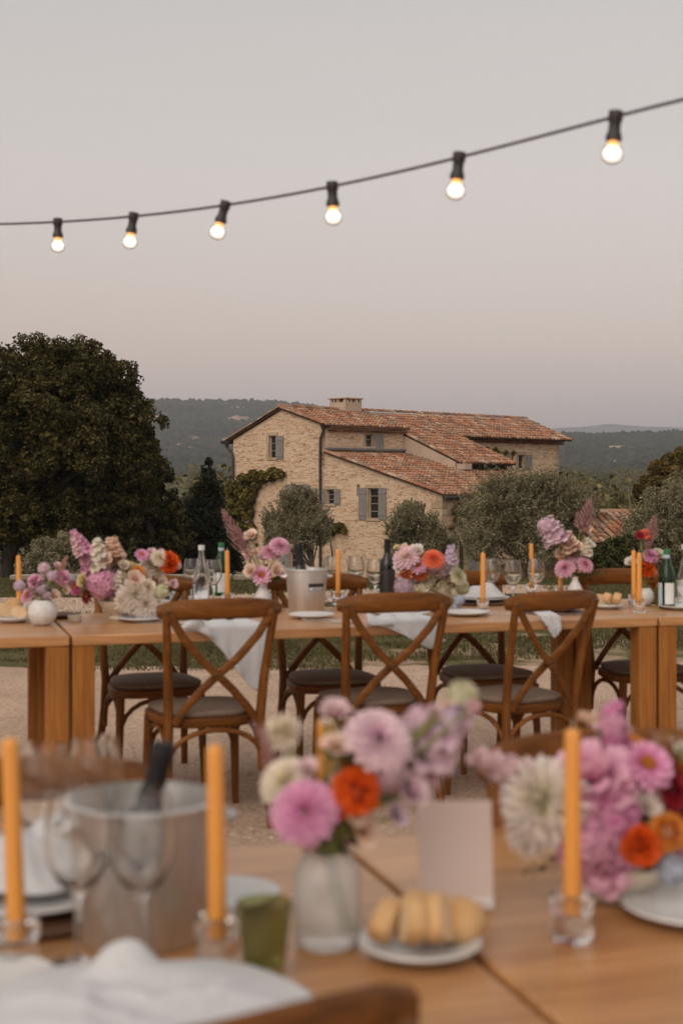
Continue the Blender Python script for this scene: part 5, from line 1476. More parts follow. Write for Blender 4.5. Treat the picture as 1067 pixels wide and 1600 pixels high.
# ---- napkins
def drape(loc_u, loc_v, label, half, drop, flare, seed, depth=0.13, rz=None, skew=0.0, edge=0.0):
    """napkin lying on the table and hanging over the near edge as a point"""
    rg = random.Random(seed)
    p = on(loc_u, loc_v)
    ph = rg.uniform(0, 6)
    def fn(s, t):
        x = (s - 0.5) * 2
        tip = skew + 0.25 * math.sin(ph)
        if t < 0.35:
            q = t / 0.35
            y = depth * (1 - q); z = 0.022 + 0.006 * math.sin(9 * x + ph) * (1 - 0.3 * q) + 0.01 * (1 - q)
            return (x * half * (0.75 + 0.25 * q), y, z)
        q = (t - 0.35) / 0.65
        dr = drop * (1 - abs(x - tip) ** 1.25 * 0.72) * q
        w = half * (1 - 0.18 * q)
        fold = 0.018 * math.sin(7.5 * x + ph + 2.2 * q) * q + 0.009 * math.sin(16 * x + ph * 2) * q
        return (x * w + flare * q * q, -0.012 - 0.010 * q - abs(fold) * 0.8 - 0.006 * math.sin(q * PI), 0.020 - dr - 0.02 * (1 - math.exp(-q * 6)) + 0.0 * fold)
    return cloth('napkin', label, p, TH if rz is None else rz, half * 2, 1, fn)
def edge_v(u):      # row of the near edge of the rear tables
    d = 5.759 / (1 - 0.306 * (u - 533.5) / F)
    return YH + (H - 0.75) * F / d
drape(352, edge_v(352) - 0.3, 'large white napkin hanging over the table edge behind the first chair', 0.175, 0.24, 0.035, 3, skew=0.35)
drape(628, edge_v(628) - 0.3, 'white napkin spilling over the edge behind the middle chair', 0.15, 0.10, 0.06, 5, skew=0.6)
drape(858, edge_v(858) - 0.3, 'small folded napkin tip hanging behind the turned chair', 0.045, 0.075, 0.0, 7, 0.10, skew=0.0)
def pile(loc, label, rx, ry, hh, seed, rz=0.0, knob=None):
    rg = random.Random(seed)
    a, b_, c_ = rg.uniform(0, 6), rg.uniform(0, 6), rg.uniform(0, 6)
    cre = [(rg.uniform(-.6, .6) * rx, rg.uniform(-.6, .6) * ry, rg.uniform(0, 3.1)) for _ in range(7)]
    def fn(s, t):
        r, an = t, s * 2 * PI
        x, y = rx * r * math.cos(an) * (1 + 0.08 * math.sin(3 * an + a)), ry * r * math.sin(an) * (1 + 0.08 * math.sin(4 * an + b_))
        z = hh * (1 - r ** 3) * (0.72 + 0.28 * math.sin(5 * x / rx + a) * math.cos(3.5 * y / ry + b_)) + 0.10 * hh * math.sin(9 * r + 3 * math.sin(an + c_)) * (1 - r)
        for (cx1, cy1, ca1) in cre:
            q = abs((x - cx1) * math.cos(ca1) + (y - cy1) * math.sin(ca1)) / rx
            z += 0.0045 * math.exp(-(q / 0.07) ** 2) * (1 - r ** 4)
        if knob:
            z += knob[2] * math.exp(-(((x - knob[0]) / knob[3]) ** 2 + ((y - knob[1]) / (knob[3] * 0.8)) ** 2) ** 1.6)
        return (x, y, max(z, 0.002) + 0.002)
    return cloth('napkin', label, loc, rz, 1, 1, fn, 90, 44)
pile(on(752, 943) + Vector((0, 0, 0.032)), 'crumpled white napkin piled in front of the right group of glasses', 0.115, 0.10, 0.062, 11)
pile(on(560, 940) + Vector((0, 0, 0.004)), 'folded white napkin behind the candle by the ice bucket', 0.10, 0.08, 0.03, 12)
pile(on(270, 944) + Vector((0, 0, 0.016)), 'folded white napkin right of the large peach bouquet', 0.09, 0.07, 0.04, 13)
# ---- foreground tables
plate(230, 1625, 'large white charger plate under the napkin at the bottom left', lambda m: g_plate(m, 0.165), 'plate_huge')
pile(on(225, 1612) + Vector((0, 0, 0.022)), 'white napkin with a raised knot spread over the bottom left plate', 0.172, 0.155, 0.020, 21, 0, (-0.034, 0.080, 0.036, 0.034))
candle(on(340, 1507), 'taper candle right of the foreground ice bucket', 'glass candle holder right of the foreground ice bucket', (0, R(-1)), 1.04)
candle(on(27, 1510), 'leaning taper candle at the bottom left edge', 'glass candle holder at the bottom left edge', (0, R(-2.2)), 1.04)
candle(on(893, 1468), 'taper candle in front of the pink bowl bouquet', 'glass candle holder in front of the pink bowl bouquet', (0, 0), 1.04)
candle(on(507, 1442), 'taper candle half hidden behind the ribbed vase flowers', 'glass candle holder behind the ribbed vase', (0, 0), 1.04)
single('tumbler', 'tumbler', g_tumbler, TUMBG, on(413, 1529), 'olive green ribbed tumbler beside the frosted vase', 'tumbler', sc=0.95)
wine(122, 1508, 'foreground wine glass left, in front of the ice bucket')
wine(222, 1512, 'foreground wine glass right, in front of the ice bucket')
wine(66, 1398, 'wine glass behind the leaning candle, further back on the table')
wine(150, 1382, 'wine glass behind the foreground ice bucket')
bucket(on(224, 1462), 'plain steel ice bucket on the foreground table', R(200), (1.04, 1.04, 0.90), False)
bottle(on(232, 1462) + Vector((-0.034, 0, 0.016)), 'black foiled champagne bottle leaning in the foreground bucket', 'champagne', (R(-2), R(13))).scale = (0.84, 0.84, 0.74)
plate(48, 1418, 'dark plate under the white napkin behind the leaning candle', g_flat, 'charger', WOODPL)
plate(48, 1418, 'white plate under the napkin behind the leaning candle', g_big, 'plate_big', None, 0.763)
pile(on(40, 1412) + Vector((0, 0, 0.034)), 'heaped white napkin behind the leaning candle', 0.10, 0.09, 0.085, 23)
plate(352, 1415, 'small white plate behind the green tumbler', g_small, 'plate_small')
plate(-18, 1552, 'white plate rim at the very left bottom edge', g_small, 'plate_small')
plate(656, 1492, 'white plate of bread in front of the blush card', g_small, 'plate_small')
bp = on(656, 1492)
for (dx, dy, rz, tl, sc_, lab) in ((-0.050, 0.004, 1.25, 0.25, 1.0, 'leftmost bread slice on the foreground plate'), (-0.016, -0.010, 1.72, 0.12, 1.08, 'middle bread slice on the foreground plate'),
                                   (0.030, -0.004, 1.30, -0.2, 1.12, 'rightmost thick bread slice on the foreground plate'), (0.004, 0.034, 0.25, 0.2, 1.0, 'bread slice leaning at the back of the foreground plate')):
    bread(bp + Vector((dx, dy, 0.010)), lab, rz, tl, sc_)
bread(bp + Vector((0.052, 0.026, 0.012)), 'small golden roll behind the bread slices on the foreground plate', 0, 0, 1.0, True)
FROST = mat_glass('frosted_glass', (0.97, 0.965, 0.955), 0.24, 1.3)
FROST.node_tree.nodes['Principled BSDF'].inputs['Transmission Weight'].default_value = 0.78
single('vase', 'frost_vase', lambda m: m.lathe([(0, 0), (0.034, 0), (0.040, 0.005), (0.0425, 0.02), (0.0425, 0.088), (0.038, 0.105), (0.031, 0.115), (0.032, 0.122), (0.029, 0.122), (0.028, 0.114), (0.035, 0.103), (0.0395, 0.088), (0.0395, 0.02), (0, 0.012)], 48, ribs=(24, 0.010)), FROST, on(512, 1478), 'ribbed frosted glass vase with stems showing, centre foreground', 'vase')
single('flower_bowl', 'flower_bowl', g_bowl, CREAMC, on(965, 1403), 'footed beige bowl holding the foreground pink bouquet', 'bowl', sc=(0.72, 0.72, 0.55))
plate(1085, 1432, 'white plate at the right edge beside the beige bowl', g_plate, 'plate')
wine(1052, 1370, 'wine glass at the right edge behind the pink bouquet')
mc = thing('menu_card', 'blank blush card standing upright behind the bread plate', 'card', on(711, 1420), R(4))
mb = MB(); mb.box((0, 0.0, 0.078), (0.104, 0.002, 0.140), Matrix.Rotation(R(-6), 3, 'X')); mb.build('card', PAPER, mc, smooth=False)
mb = MB(); mb.box((0, -0.002, 0.008), (0.106, 0.022, 0.016), bev=0.002); mb.build('card_stand', PAPERW, mc, smooth=False)

# ------------------------------------------------------------------ string of lamps
BULBG = mat_glass('bulb_glass', (1.0, 0.97, 0.93), 0.0, 1.12)
GLOW = mat_emit('bulb_glow', (1.0, 0.93, 0.84), 1.15)
NECKG = mat_emit('bulb_neck_glow', (1.0, 0.45, 0.14), 0.9)
SOCK = mat_noise('black_socket', (0.018, 0.015, 0.014), (0.035, 0.030, 0.028), 20, 0.5)
CABLE = mat_noise('dark_cable', (0.03, 0.010, 0.016), (0.055, 0.022, 0.03), 20, 0.6)
cp = [(-260, 352), (-120, 351), (0, 349), (91, 347), (207, 339), (345, 322), (519, 291), (714, 246), (958, 184), (1067, 155), (1300, 88)]
def cd(u):           # distance of the cable at a column
    k = (u - 533.5) / F                      # the cable runs straight in plan from (-.995, 5.0) to (.612, 3.2)
    sx, sy = 1.607, -1.8
    t = (k * 5.0 + 0.995) / (sx - k * sy)
    return 5.0 + sy * t
sl = thing('string_light', 'dark cable with six lit round bulbs strung across the sky', 'string lights', at(533, 288, cd(533)))
o0 = sl.location
def cpts(a, b):
    us = np.linspace(a, b, 40)
    ks = [c[0] for c in cp]; vs = [c[1] for c in cp]
    # smooth (cubic) curve through the measured points
    co = np.polyfit([c[0] for c in cp[1:-1]], [c[1] for c in cp[1:-1]], 4)
    return us, np.polyval(co, us)
us, vs_ = cpts(-200, 1250)
mb = MB(); mb.tube([at(u, v, cd(u)) - o0 for u, v in zip(us, vs_)], 0.0040, 8); mb.build('cable', CABLE, sl)
co = np.polyfit([c[0] for c in cp[1:-1]], [c[1] for c in cp[1:-1]], 4)
for (u, lean) in ((91, 0), (209, -8), (352, -16), (519, 2), (717, -6), (961, -5)):
    p = at(u, float(np.polyval(co, u)), cd(u)) - o0
    mb = MB(); mb.lathe([(0, 0.013), (0.0145, 0.013), (0.0150, 0.010), (0.0150, -0.010), (0.0125, -0.014), (0.0125, -0.034), (0.0165, -0.046), (0.0170, -0.056), (0.012, -0.058), (0, -0.058)], 20)
    s = mb.build('socket', SOCK, sl, p); s.rotation_euler = (0, R(-lean), 0)
    mb = MB(); mb.lathe([(0, -0.052), (0.0125, -0.054), (0.0135, -0.062), (0.0185, -0.070), (0.0222, -0.082), (0.0225, -0.090), (0.0195, -0.102), (0.011, -0.1105), (0, -0.113)], 24)
    mb.build('bulb', BULBG, s)
    mb = MB(); mb.lathe([(0, -0.0695), (0.012, -0.071), (0.0192, -0.081), (0.0208, -0.090), (0.0178, -0.102), (0.0095, -0.1085), (0, -0.1105)], 20)
    mb.build('glowing_core', GLOW, s)
    mb = MB(); mb.lathe([(0, -0.0585), (0.0115, -0.059), (0.0125, -0.064), (0.0135, -0.0685), (0, -0.0690)], 20)
    mb.build('glowing_neck', NECKG, s)
    s.scale = (1.1, 1.1, 0.95)

# ------------------------------------------------------------------ flowers
FM = {}
def petal_strip(mb, az, el, L, Wd, curl, br, bz, rows=4, cup=0.12, tw=0.0, prof=(0.45, 0.85, 1.0, 0.45)):
    """one petal leaving the axis at radius br, height bz, rising at el and bending by curl"""
    ca, sa = math.cos(az), math.sin(az)
    r, z, e = br, bz, el
    vs, tip = [], []
    st = L / (rows - 1)
    for i in range(rows):
        f = i / (rows - 1)
        w = Wd * np.interp(f, (0, 0.4, 0.75, 1.0), prof)
        nx, nz = -math.sin(e), math.cos(e)
        for s in (-1, 0, 1):
            off = cup * w * (1 if s else 0)
            rr = r + nx * off; zz = z + nz * off
            t = s * w + tw * f
            vs.append((rr * ca - t * sa, rr * sa + t * ca, zz)); tip.append(f)
        r += st * math.cos(e); z += st * math.sin(e); e += curl / (rows - 1)
    fs = [(i * 3 + j, i * 3 + j + 1, i * 3 + j + 4, i * 3 + j + 3) for i in range(rows - 1) for j in (0, 1)]
    mb.add(vs, fs, 0, tip)
GA = PI * (3 - math.sqrt(5))
def fl_dahlia(mb, rg, n_=84):
    for k in range(n_):
        f = ((k + 0.5) / n_) ** 0.5
        petal_strip(mb, k * GA, R(88 - 100 * f), 0.30 + 0.42 * f, 0.075 + 0.065 * f, R(-18), 0.05 + 0.22 * f, 0.16 * (1 - f), 4, 0.35)
def fl_pompon(mb, rg, n_=110):
    for k in range(n_):
        f = (k + 0.5) / n_
        th = PI * 0.80 * f ** 0.6
        petal_strip(mb, k * GA, R(90) - th, 0.42, 0.12, R(12), 0.52 * math.sin(th), 0.52 * math.cos(th), 3, 0.45, prof=(0.5, 1.0, 0.9, 0.5))
def fl_mum(mb, rg, n_=270):
    for k in range(n_):
        f = ((k + 0.5) / n_) ** 0.55
        petal_strip(mb, k * GA + rg.uniform(-.15, .15), R(88 - 125 * f) + rg.uniform(-.15, .15), (0.42 + 0.50 * f) * rg.uniform(0.85, 1.15), 0.042, R(rg.uniform(-25, 45)), 0.04 + 0.10 * f, 0.12 * (1 - f), 5, 0.3, rg.uniform(-.06, .06), prof=(0.8, 0.9, 1.0, 0.5))
def fl_zinnia(mb, rg, n_=34):
    for k in range(n_):
        f = (k + 0.5) / n_
        petal_strip(mb, k * GA, R(42 - 55 * f), 0.52 + 0.26 * f, 0.135, R(-22), 0.20, 0.05 * (1 - f), 4, 0.12, prof=(0.55, 0.95, 1.0, 0.6))
def fl_disc(mb, rg):
    for k in range(90):
        f = math.sqrt((k + 0.5) / 90); a = k * GA; r = 0.27 * f
        z = 0.10 + 0.13 * math.sqrt(max(0, 1 - f * f)); s = 0.030
        x, y = r * math.cos(a), r * math.sin(a)
        mb.add([(x - s, y, z), (x, y - s, z), (x + s, y, z), (x, y + s, z), (x, y, z + 0.07)], [(0, 1, 4), (1, 2, 4), (2, 3, 4), (3, 0, 4)], 0, [0, 0, 0, 0, 1])
def fl_rose(mb, rg, n_=26):
    for k in range(n_):
        f = (k + 0.5) / n_
        petal_strip(mb, k * GA + rg.uniform(-.2, .2), R(96 - 58 * f), 0.42 + 0.36 * f, 0.17 + 0.22 * f, R(-30 * f), 0.05 + 0.18 * f, 0.05 - 0.1 * f, 5, 0.30, prof=(0.6, 1.0, 1.05, 0.55))
def fl_marigold(mb, rg, n_=150):
    for k in range(n_):
        f = (k + 0.5) / n_
        th = PI * 0.62 * f ** 0.6
        petal_strip(mb, k * GA, R(90) - th + rg.uniform(-.5, .5), 0.42 * rg.uniform(0.7, 1.15), 0.13, rg.uniform(-1, 1), 0.42 * math.sin(th), 0.36 * math.cos(th), 3, rg.uniform(-.5, .5), rg.uniform(-.1, .1), prof=(0.4, 0.9, 1.1, 0.9))
def floret(mb, c, nrm, s, rg, np_=5, open_=0.5):
    n = Vector(nrm).normalized()
    a = n.cross(Vector((0.3, 0.5, 0.8))).normalized(); b = n.cross(a)
    c = Vector(c); ph = rg.uniform(0, 6)
    for k in range(np_):
        an = ph + 2 * PI * k / np_
        d = a * math.cos(an) + b * math.sin(an); t = n.cross(d)
        w = s * 0.42
        p1 = c + d * s * 0.55 + n * s * open_ * 0.5
        p2 = c + d * s + n * s * open_ * 0.35 * rg.uniform(0.4, 1.4)
        mb.add([c, p1 + t * w, p2 + t * w * 0.45, p2 - t * w * 0.45, p1 - t * w], [(0, 1, 2), (0, 2, 3), (0, 3, 4)], 0, [0, .6, 1, 1, .6])
def fl_cluster(mb, rg, n_=95):
    for k in range(n_):
        f = (k + 0.5) / n_
        z = 1 - 1.65 * f; r = math.sqrt(max(0, 1 - z * z)); a = k * GA
        v = Vector((r * math.cos(a), r * math.sin(a), z)) * rg.uniform(0.72, 0.92)
        floret(mb, v, v + Vector((rg.uniform(-.3, .3), rg.uniform(-.3, .3), rg.uniform(-.3, .3))), rg.uniform(0.20, 0.28), rg, 5)
def fl_peony(mb, rg, n_=70):
    for k in range(n_):
        f = (k + 0.5) / n_
        th = PI * 0.70 * f ** 0.6
        petal_strip(mb, k * GA + rg.uniform(-.3, .3), R(95) - th + rg.uniform(-.35, .35), 0.50 * rg.uniform(0.8, 1.2), 0.19, R(rg.uniform(-50, 30)), 0.40 * math.sin(th), 0.36 * math.cos(th), 4, rg.uniform(-.35, .5), rg.uniform(-.1, .1), prof=(0.5, 0.95, 1.1, 0.85))
def fl_spike(mb, rg, n_=26):
    """florets along +z, unit length, for stock, snapdragon, larkspur"""
    for k in range(n_):
        f = (k + 0.3) / n_
        a = k * GA; rad = 0.20 * (1 - 0.55 * f)
        c = (math.cos(a) * rad * 0.5, math.sin(a) * rad * 0.5, f * 0.95)
        nr = (math.cos(a), math.sin(a), 0.45)
        for q in range(2):
            floret(mb, Vector(c) + Vector(nr) * 0.04 * q, Vector(nr) + Vector((rg.uniform(-.3, .3), rg.uniform(-.3, .3), rg.uniform(-.2, .4))), 0.17 * (1 - 0.55 * f) * rg.uniform(0.8, 1.15), rg, 5, 0.7)
def fl_plume(mb, rg, n_=46):
    """feathery astilbe: side sprays of tiny grains along +z"""
    for k in range(n_):
        f = (k + 0.3) / n_
        a = k * GA; L = 0.30 * (1 - f) ** 0.8 + 0.03
        d = Vector((math.cos(a), math.sin(a), 0.9)).normalized()
        b = Vector((0, 0, f * 0.86))
        m_ = int(9 + 26 * L / 0.33)
        for q in range(m_):
            g = (q + rg.random()) / m_
            p = b + d * L * g + Vector((0, 0, 0.35 * L * g * g))
            s = 0.026 * (1.15 - 0.6 * g)
            e = Vector((rg.gauss(0, 1), rg.gauss(0, 1), rg.gauss(0, 1))).normalized() * s * 0.7
            p += e
            h = Vector((rg.gauss(0, 1), rg.gauss(0, 1), rg.gauss(0, 1))).normalized() * s
            h2 = e.cross(h).normalized() * s * 0.6
            mb.add([p - h, p + h2, p + h, p - h2], [(0, 1, 2, 3)], 0, [g, g, g, g])
        mb.tube([b, b + d * L * 0.5 + Vector((0, 0, 0.06 * L)), b + d * L + Vector((0, 0, 0.3 * L))], [0.007, 0.005, 0.003], 3, caps=False)
    mb.tube([(0, 0, -0.05), (0, 0, 0.95)], [0.012, 0.004], 4, caps=False)
def fl_leafsprig(mb, rg, n_=9):
    for k in range(n_):
        f = k / (n_ - 1)
        a = k * 2.4
        d = Vector((math.cos(a), math.sin(a), 0.7)).normalized(); t = Vector((-math.sin(a), math.cos(a), 0)); u_ = d.cross(t)
        b = Vector((0, 0, 0.15 + 0.8 * f)); L = 0.34 * (1 - 0.4 * f)
        mb.add([b, b + d * L * 0.5 + t * L * 0.26 - u_ * L * .05, b + d * L, b + d * L * 0.5 - t * L * 0.26 - u_ * L * .05, b + d * L * 0.5], [(0, 1, 4), (1, 2, 4), (2, 3, 4), (3, 0, 4)])
    mb.tube([(0, 0, 0), (0, 0, 0.96)], [0.018, 0.008], 5, caps=False)
FUN = dict(dahlia=fl_dahlia, pompon=fl_pompon, chrysanthemum=fl_mum, zinnia=fl_zinnia, disc=fl_disc, rose=fl_rose, marigold=fl_marigold, hydrangea=fl_cluster, peony=fl_peony, stock_spike=fl_spike, astilbe_plume=fl_plume, leaf_sprig=fl_leafsprig)
COLS = {  # throat, tip in sRGB
    'pink': ((204, 108, 158), (232, 166, 198)), 'hotpink': ((198, 80, 152), (224, 132, 188)), 'magenta': ((170, 20, 92), (204, 50, 126)), 'lilacpink': ((208, 166, 192), (230, 202, 216)), 'palepink': ((226, 178, 186), (236, 206, 210)),
    'lilac': ((190, 166, 200), (220, 202, 222)), 'mauve': ((154, 126, 154), (190, 164, 184)), 'white': ((214, 214, 164), (238, 233, 222)), 'cream': ((220, 212, 158), (240, 232, 204)), 'peach': ((236, 186, 140), (245, 220, 192)),
    'orange': ((206, 62, 14), (236, 100, 26)), 'coral': ((222, 84, 50), (240, 126, 90)), 'amber': ((206, 110, 30), (228, 150, 62)), 'rust': ((120, 46, 18), (178, 82, 36)), 'red': ((110, 10, 26), (160, 26, 42)),
    'yellow': ((216, 196, 90), (238, 222, 150)), 'limewhite': ((176, 186, 116), (220, 220, 180)), 'blue': ((150, 176, 206), (190, 206, 222)), 'astilbe': ((150, 92, 92), (206, 150, 150)), 'astilbepeach': ((196, 140, 106), (222, 176, 146)),
    'pinkwhite': ((232, 206, 170), (230, 186, 206)), 'lilacpom': ((214, 168, 196), (236, 206, 218)),
    'leaf': ((66, 82, 34), (110, 124, 58)), 'darkleaf': ((36, 40, 22), (66, 66, 34)), 'centre': ((190, 90, 10), (226, 160, 40))}
def fmesh(kind, col, var):
    key = (kind, col, var)
    if key not in FM:
        mb = MB(); FUN[kind](mb, random.Random(hash(kind) % 1000 + var * 31 if False else len(kind) * 7 + var * 31))
        c = COLS[col]
        me = mb.mesh(kind, petal(*c), True, None)
        FM[key] = me
    return FM[key]
STEM = mat_noise('flower_stem', (0.13, 0.14, 0.03), (0.25, 0.25, 0.08), 20, 0.6)
def bouquet(name, label, vase_uv, mouth_h, items, dd=0.0, stem_spread=0.012, foot_h=0.02, filler=10, fcol='leaf', seed=1, group='table bouquets', spread_d=0.05, stem_x=0.0):
    """items: (kind, colour, u, v, size_px[, du, dv, depth offset in metres])  sizes are radii, or lengths for spikes"""
    base = on(*vase_uv)
    rg = random.Random(seed)
    mouth = base + Vector((0, 0, mouth_h))
    t = thing(name, label, 'bouquet', base, 0, group)
    sm = MB()
    big = [q for q in items if q[0] not in ('stock_spike', 'astilbe_plume', 'leaf_sprig') and q[4] > 8]
    extra = []
    for k in range(len(big) // 2):
        q = rg.choice(big); an = rg.uniform(0, 6.28)
        extra.append((rg.choice(['hydrangea', 'rose', 'peony']), rg.choice(['palepink', 'white', 'peach', 'palepink', 'cream', 'lilacpink']), q[2] + math.cos(an) * q[4] * 0.95, q[3] + math.sin(an) * q[4] * 0.8, q[4] * rg.uniform(0.28, 0.45), 0, 0, rg.uniform(0, 1) * spread_d))
    for i, it in enumerate(list(items) + extra):
        kind, col, u, v, s = it[:5]
        long_ = kind in ('stock_spike', 'astilbe_plume', 'leaf_sprig')
        dofs = it[7] if len(it) > 7 else (rg.uniform(-1, 1) * spread_d)
        d = base.y + dd + dofs
        p = at(u, v, d)
        sz = s / F * d
        if long_:
            q = at(u + it[5], v + it[6], d - 0.02 * sz + rg.uniform(-.02, .02))   # tip
            ax = (q - p); L = ax.length; ax.normalize()
            sc = (s / F * d / 0.2 if kind == 'stock_spike' else s / F * d / 0.3, ) * 2 + (L,)
            if kind == 'leaf_sprig': sc = (L, L, L)
        else:
            dirv = (p - mouth)
            ax = Vector((dirv.x * 0.8, dirv.y * 0.8 - 0.62 * abs(dirv.length) - 0.02, max(dirv.z, 0.0) * 0.75 + 0.02)).normalized()
            sc = (sz / 0.78,) * 3
            if kind in ('hydrangea', 'pompon'): sc = (sz / 0.95,) * 3
        rot = ax.to_track_quat('Z', 'Y') @ Euler((0, 0, rg.uniform(0, 6))).to_quaternion()
        o = link(kind if kind not in ('stock_spike', 'astilbe_plume') else kind, fmesh(kind, col, i % 3), t, p - base)
        o.rotation_mode = 'QUATERNION'; o.rotation_quaternion = rot; o.scale = sc
        nm = {'palepink': 'pale pink', 'hotpink': 'bright pink', 'lilacpink': 'pale lilac pink', 'pinkwhite': 'white and pink', 'lilacpom': 'pale lilac', 'limewhite': 'greenish white', 'astilbe': 'dusty pink', 'astilbepeach': 'peach', 'leaf': 'green', 'darkleaf': 'dark green', 'blue': 'pale blue'}.get(col, col)
        o['label'] = nm + ' ' + {'hydrangea': 'cluster of small blossoms', 'stock_spike': 'spike of small blossoms', 'astilbe_plume': 'feathery plume', 'leaf_sprig': 'leafy sprig'}.get(kind, kind + ' flower')
        if kind == 'zinnia':
            c = link('flower_centre', fmesh('disc', 'centre', i % 3), o)
        # stem down into the vase
        foot = base + Vector((rg.uniform(-1, 1) * stem_spread + stem_x, rg.uniform(-1, 1) * stem_spread, foot_h))
        mth = mouth + Vector((rg.uniform(-1, 1), rg.uniform(-1, 1), 0)) * stem_spread
        back = p - ax * sz * 0.2
        mid = (mth + back) / 2 + Vector((0, 0, 0.012))
        sm.tube([foot - base, mth - base, mid - base, back - base], 0.0027 if stem_x else 0.0022, 5)
    tag(sm.build('stem', STEM, t), kind='stuff')
    # filler leaves round the mouth
    lm = MB()
    for k in range(filler * 3):
        it = rg.choice(items)
        p = at(it[2] + rg.uniform(-1, 1) * it[4], it[3] + rg.uniform(-0.3, 1.2) * it[4] * 0.8, base.y + dd + rg.uniform(0.0, 1) * spread_d)
        p = mouth.lerp(p, rg.uniform(0.25, 0.95)) - base
        d = Vector((rg.gauss(0, 1), rg.gauss(0, 1) - 0.4, rg.gauss(0.1, 0.6))).normalized()
        t_ = d.cross(Vector((rg.gauss(0, 1), rg.gauss(0, 1), rg.gauss(0, 1)))).normalized(); L = rg.uniform(0.022, 0.05); w = L * 0.28
        lm.add([p, p + d * L * 0.5 + t_ * w, p + d * L, p + d * L * 0.5 - t_ * w], [(0, 1, 2), (0, 2, 3)])
    tag(lm.build('foliage', petal(*COLS[fcol]), t, smooth=False), kind='stuff')
    return t

# ---- rear tables
bouquet('flower_bouquet', 'small lilac and pink posy in the round white vase at left', (67, 977), 0.10, [
    ('zinnia', 'pink', 44, 930, 13), ('hydrangea', 'lilac', 31, 915, 9), ('hydrangea', 'lilacpink', 70, 889, 10), ('hydrangea', 'mauve', 68, 922, 11), ('peony', 'pink', 56, 909, 11), ('peony', 'pink', 97, 902, 12), ('rose', 'peach', 84, 931, 10),
    ('rose', 'peach', 97, 912, 9), ('rose', 'peach', 102, 922, 8), ('hydrangea', 'mauve', 75, 930, 9), ('hydrangea', 'lilac', 82, 900, 8), ('astilbe_plume', 'astilbepeach', 92, 893, 9, 16, -28), ('rose', 'palepink', 90, 884, 6)], seed=2, filler=5, spread_d=0.04)
bouquet('flower_bouquet', 'large peach, pink and cream bouquet in the footed beige bowl', (186, 968), 0.085, [
    ('stock_spike', 'pink', 138, 862, 10, -26, -34), ('stock_spike', 'palepink', 128, 868, 9, -15, -30), ('stock_spike', 'pink', 140, 900, 11, -10, -40), ('stock_spike', 'white', 158, 890, 13, -6, -50), ('stock_spike', 'peach', 178, 872, 15, -4, -34),
    ('rose', 'peach', 182, 878, 16), ('rose', 'peach', 172, 862, 13), ('rose', 'peach', 165, 876, 12),
    ('hydrangea', 'pink', 160, 912, 24), ('hydrangea', 'pink', 180, 908, 20), ('peony', 'palepink', 186, 926, 16), ('zinnia', 'magenta', 119, 918, 12), ('zinnia', 'red', 137, 931, 12), ('rose', 'yellow', 131, 908, 11), ('hydrangea', 'blue', 113, 903, 6), ('hydrangea', 'hotpink', 106, 905, 7),
    ('chrysanthemum', 'white', 212, 930, 23, 0, 0, -0.09), ('chrysanthemum', 'white', 228, 944, 19, 0, 0, -0.10), ('chrysanthemum', 'cream', 198, 938, 16, 0, 0, -0.09), ('dahlia', 'white', 240, 882, 20), ('dahlia', 'cream', 250, 872, 13), ('rose', 'yellow', 203, 893, 15), ('rose', 'peach', 222, 902, 15), ('rose', 'peach', 238, 905, 12), ('rose', 'amber', 216, 893, 9), ('marigold', 'orange', 264, 879, 17), ('zinnia', 'hotpink', 222, 867, 10),
    ('leaf_sprig', 'leaf', 203, 885, 8, 3, -42), ('rose', 'cream', 194, 884, 9), ('hydrangea', 'limewhite', 252, 925, 12), ('rose', 'peach', 212, 905, 13, 0, 0, -0.08), ('stock_spike', 'white', 178, 915, 10, 14, -22, -0.06), ('rose', 'cream', 232, 918, 12, 0, 0, -0.08), ('rose', 'palepink', 270, 912, 8), ('rose', 'cream', 252, 912, 11), ('rose', 'rust', 246, 913, 7), ('peony', 'cream', 196, 912, 14), ('leaf_sprig', 'leaf', 236, 925, 8, 34, 2), ('dahlia', 'cream', 205, 912, 16)], seed=3, filler=22, spread_d=0.07, stem_spread=0.04)
bouquet('flower_bouquet', 'peach roses, pink dahlias and a tall plume left of the ice bucket', (411, 947), 0.112, [
    ('astilbe_plume', 'astilbe', 385, 868, 18, -42, -82), ('astilbe_plume', 'astilbe', 392, 880, 14, -22, -62), ('rose', 'peach', 393, 838, 11), ('rose', 'peach', 390, 863, 11), ('rose', 'peach', 398, 865, 8), ('rose', 'peach', 392, 893, 11), ('dahlia', 'pink', 424, 863, 15), ('dahlia', 'pink', 438, 853, 15), ('zinnia', 'pink', 409, 899, 15), ('rose', 'peach', 432, 893, 13), ('rose', 'palepink', 412, 874, 8),
    ('stock_spike', 'limewhite', 447, 856, 5, 10, -3), ('rose', 'palepink', 441, 898, 8), ('leaf_sprig', 'leaf', 420, 905, 8, 25, -25)], seed=4, filler=6, stem_spread=0.008, spread_d=0.03)
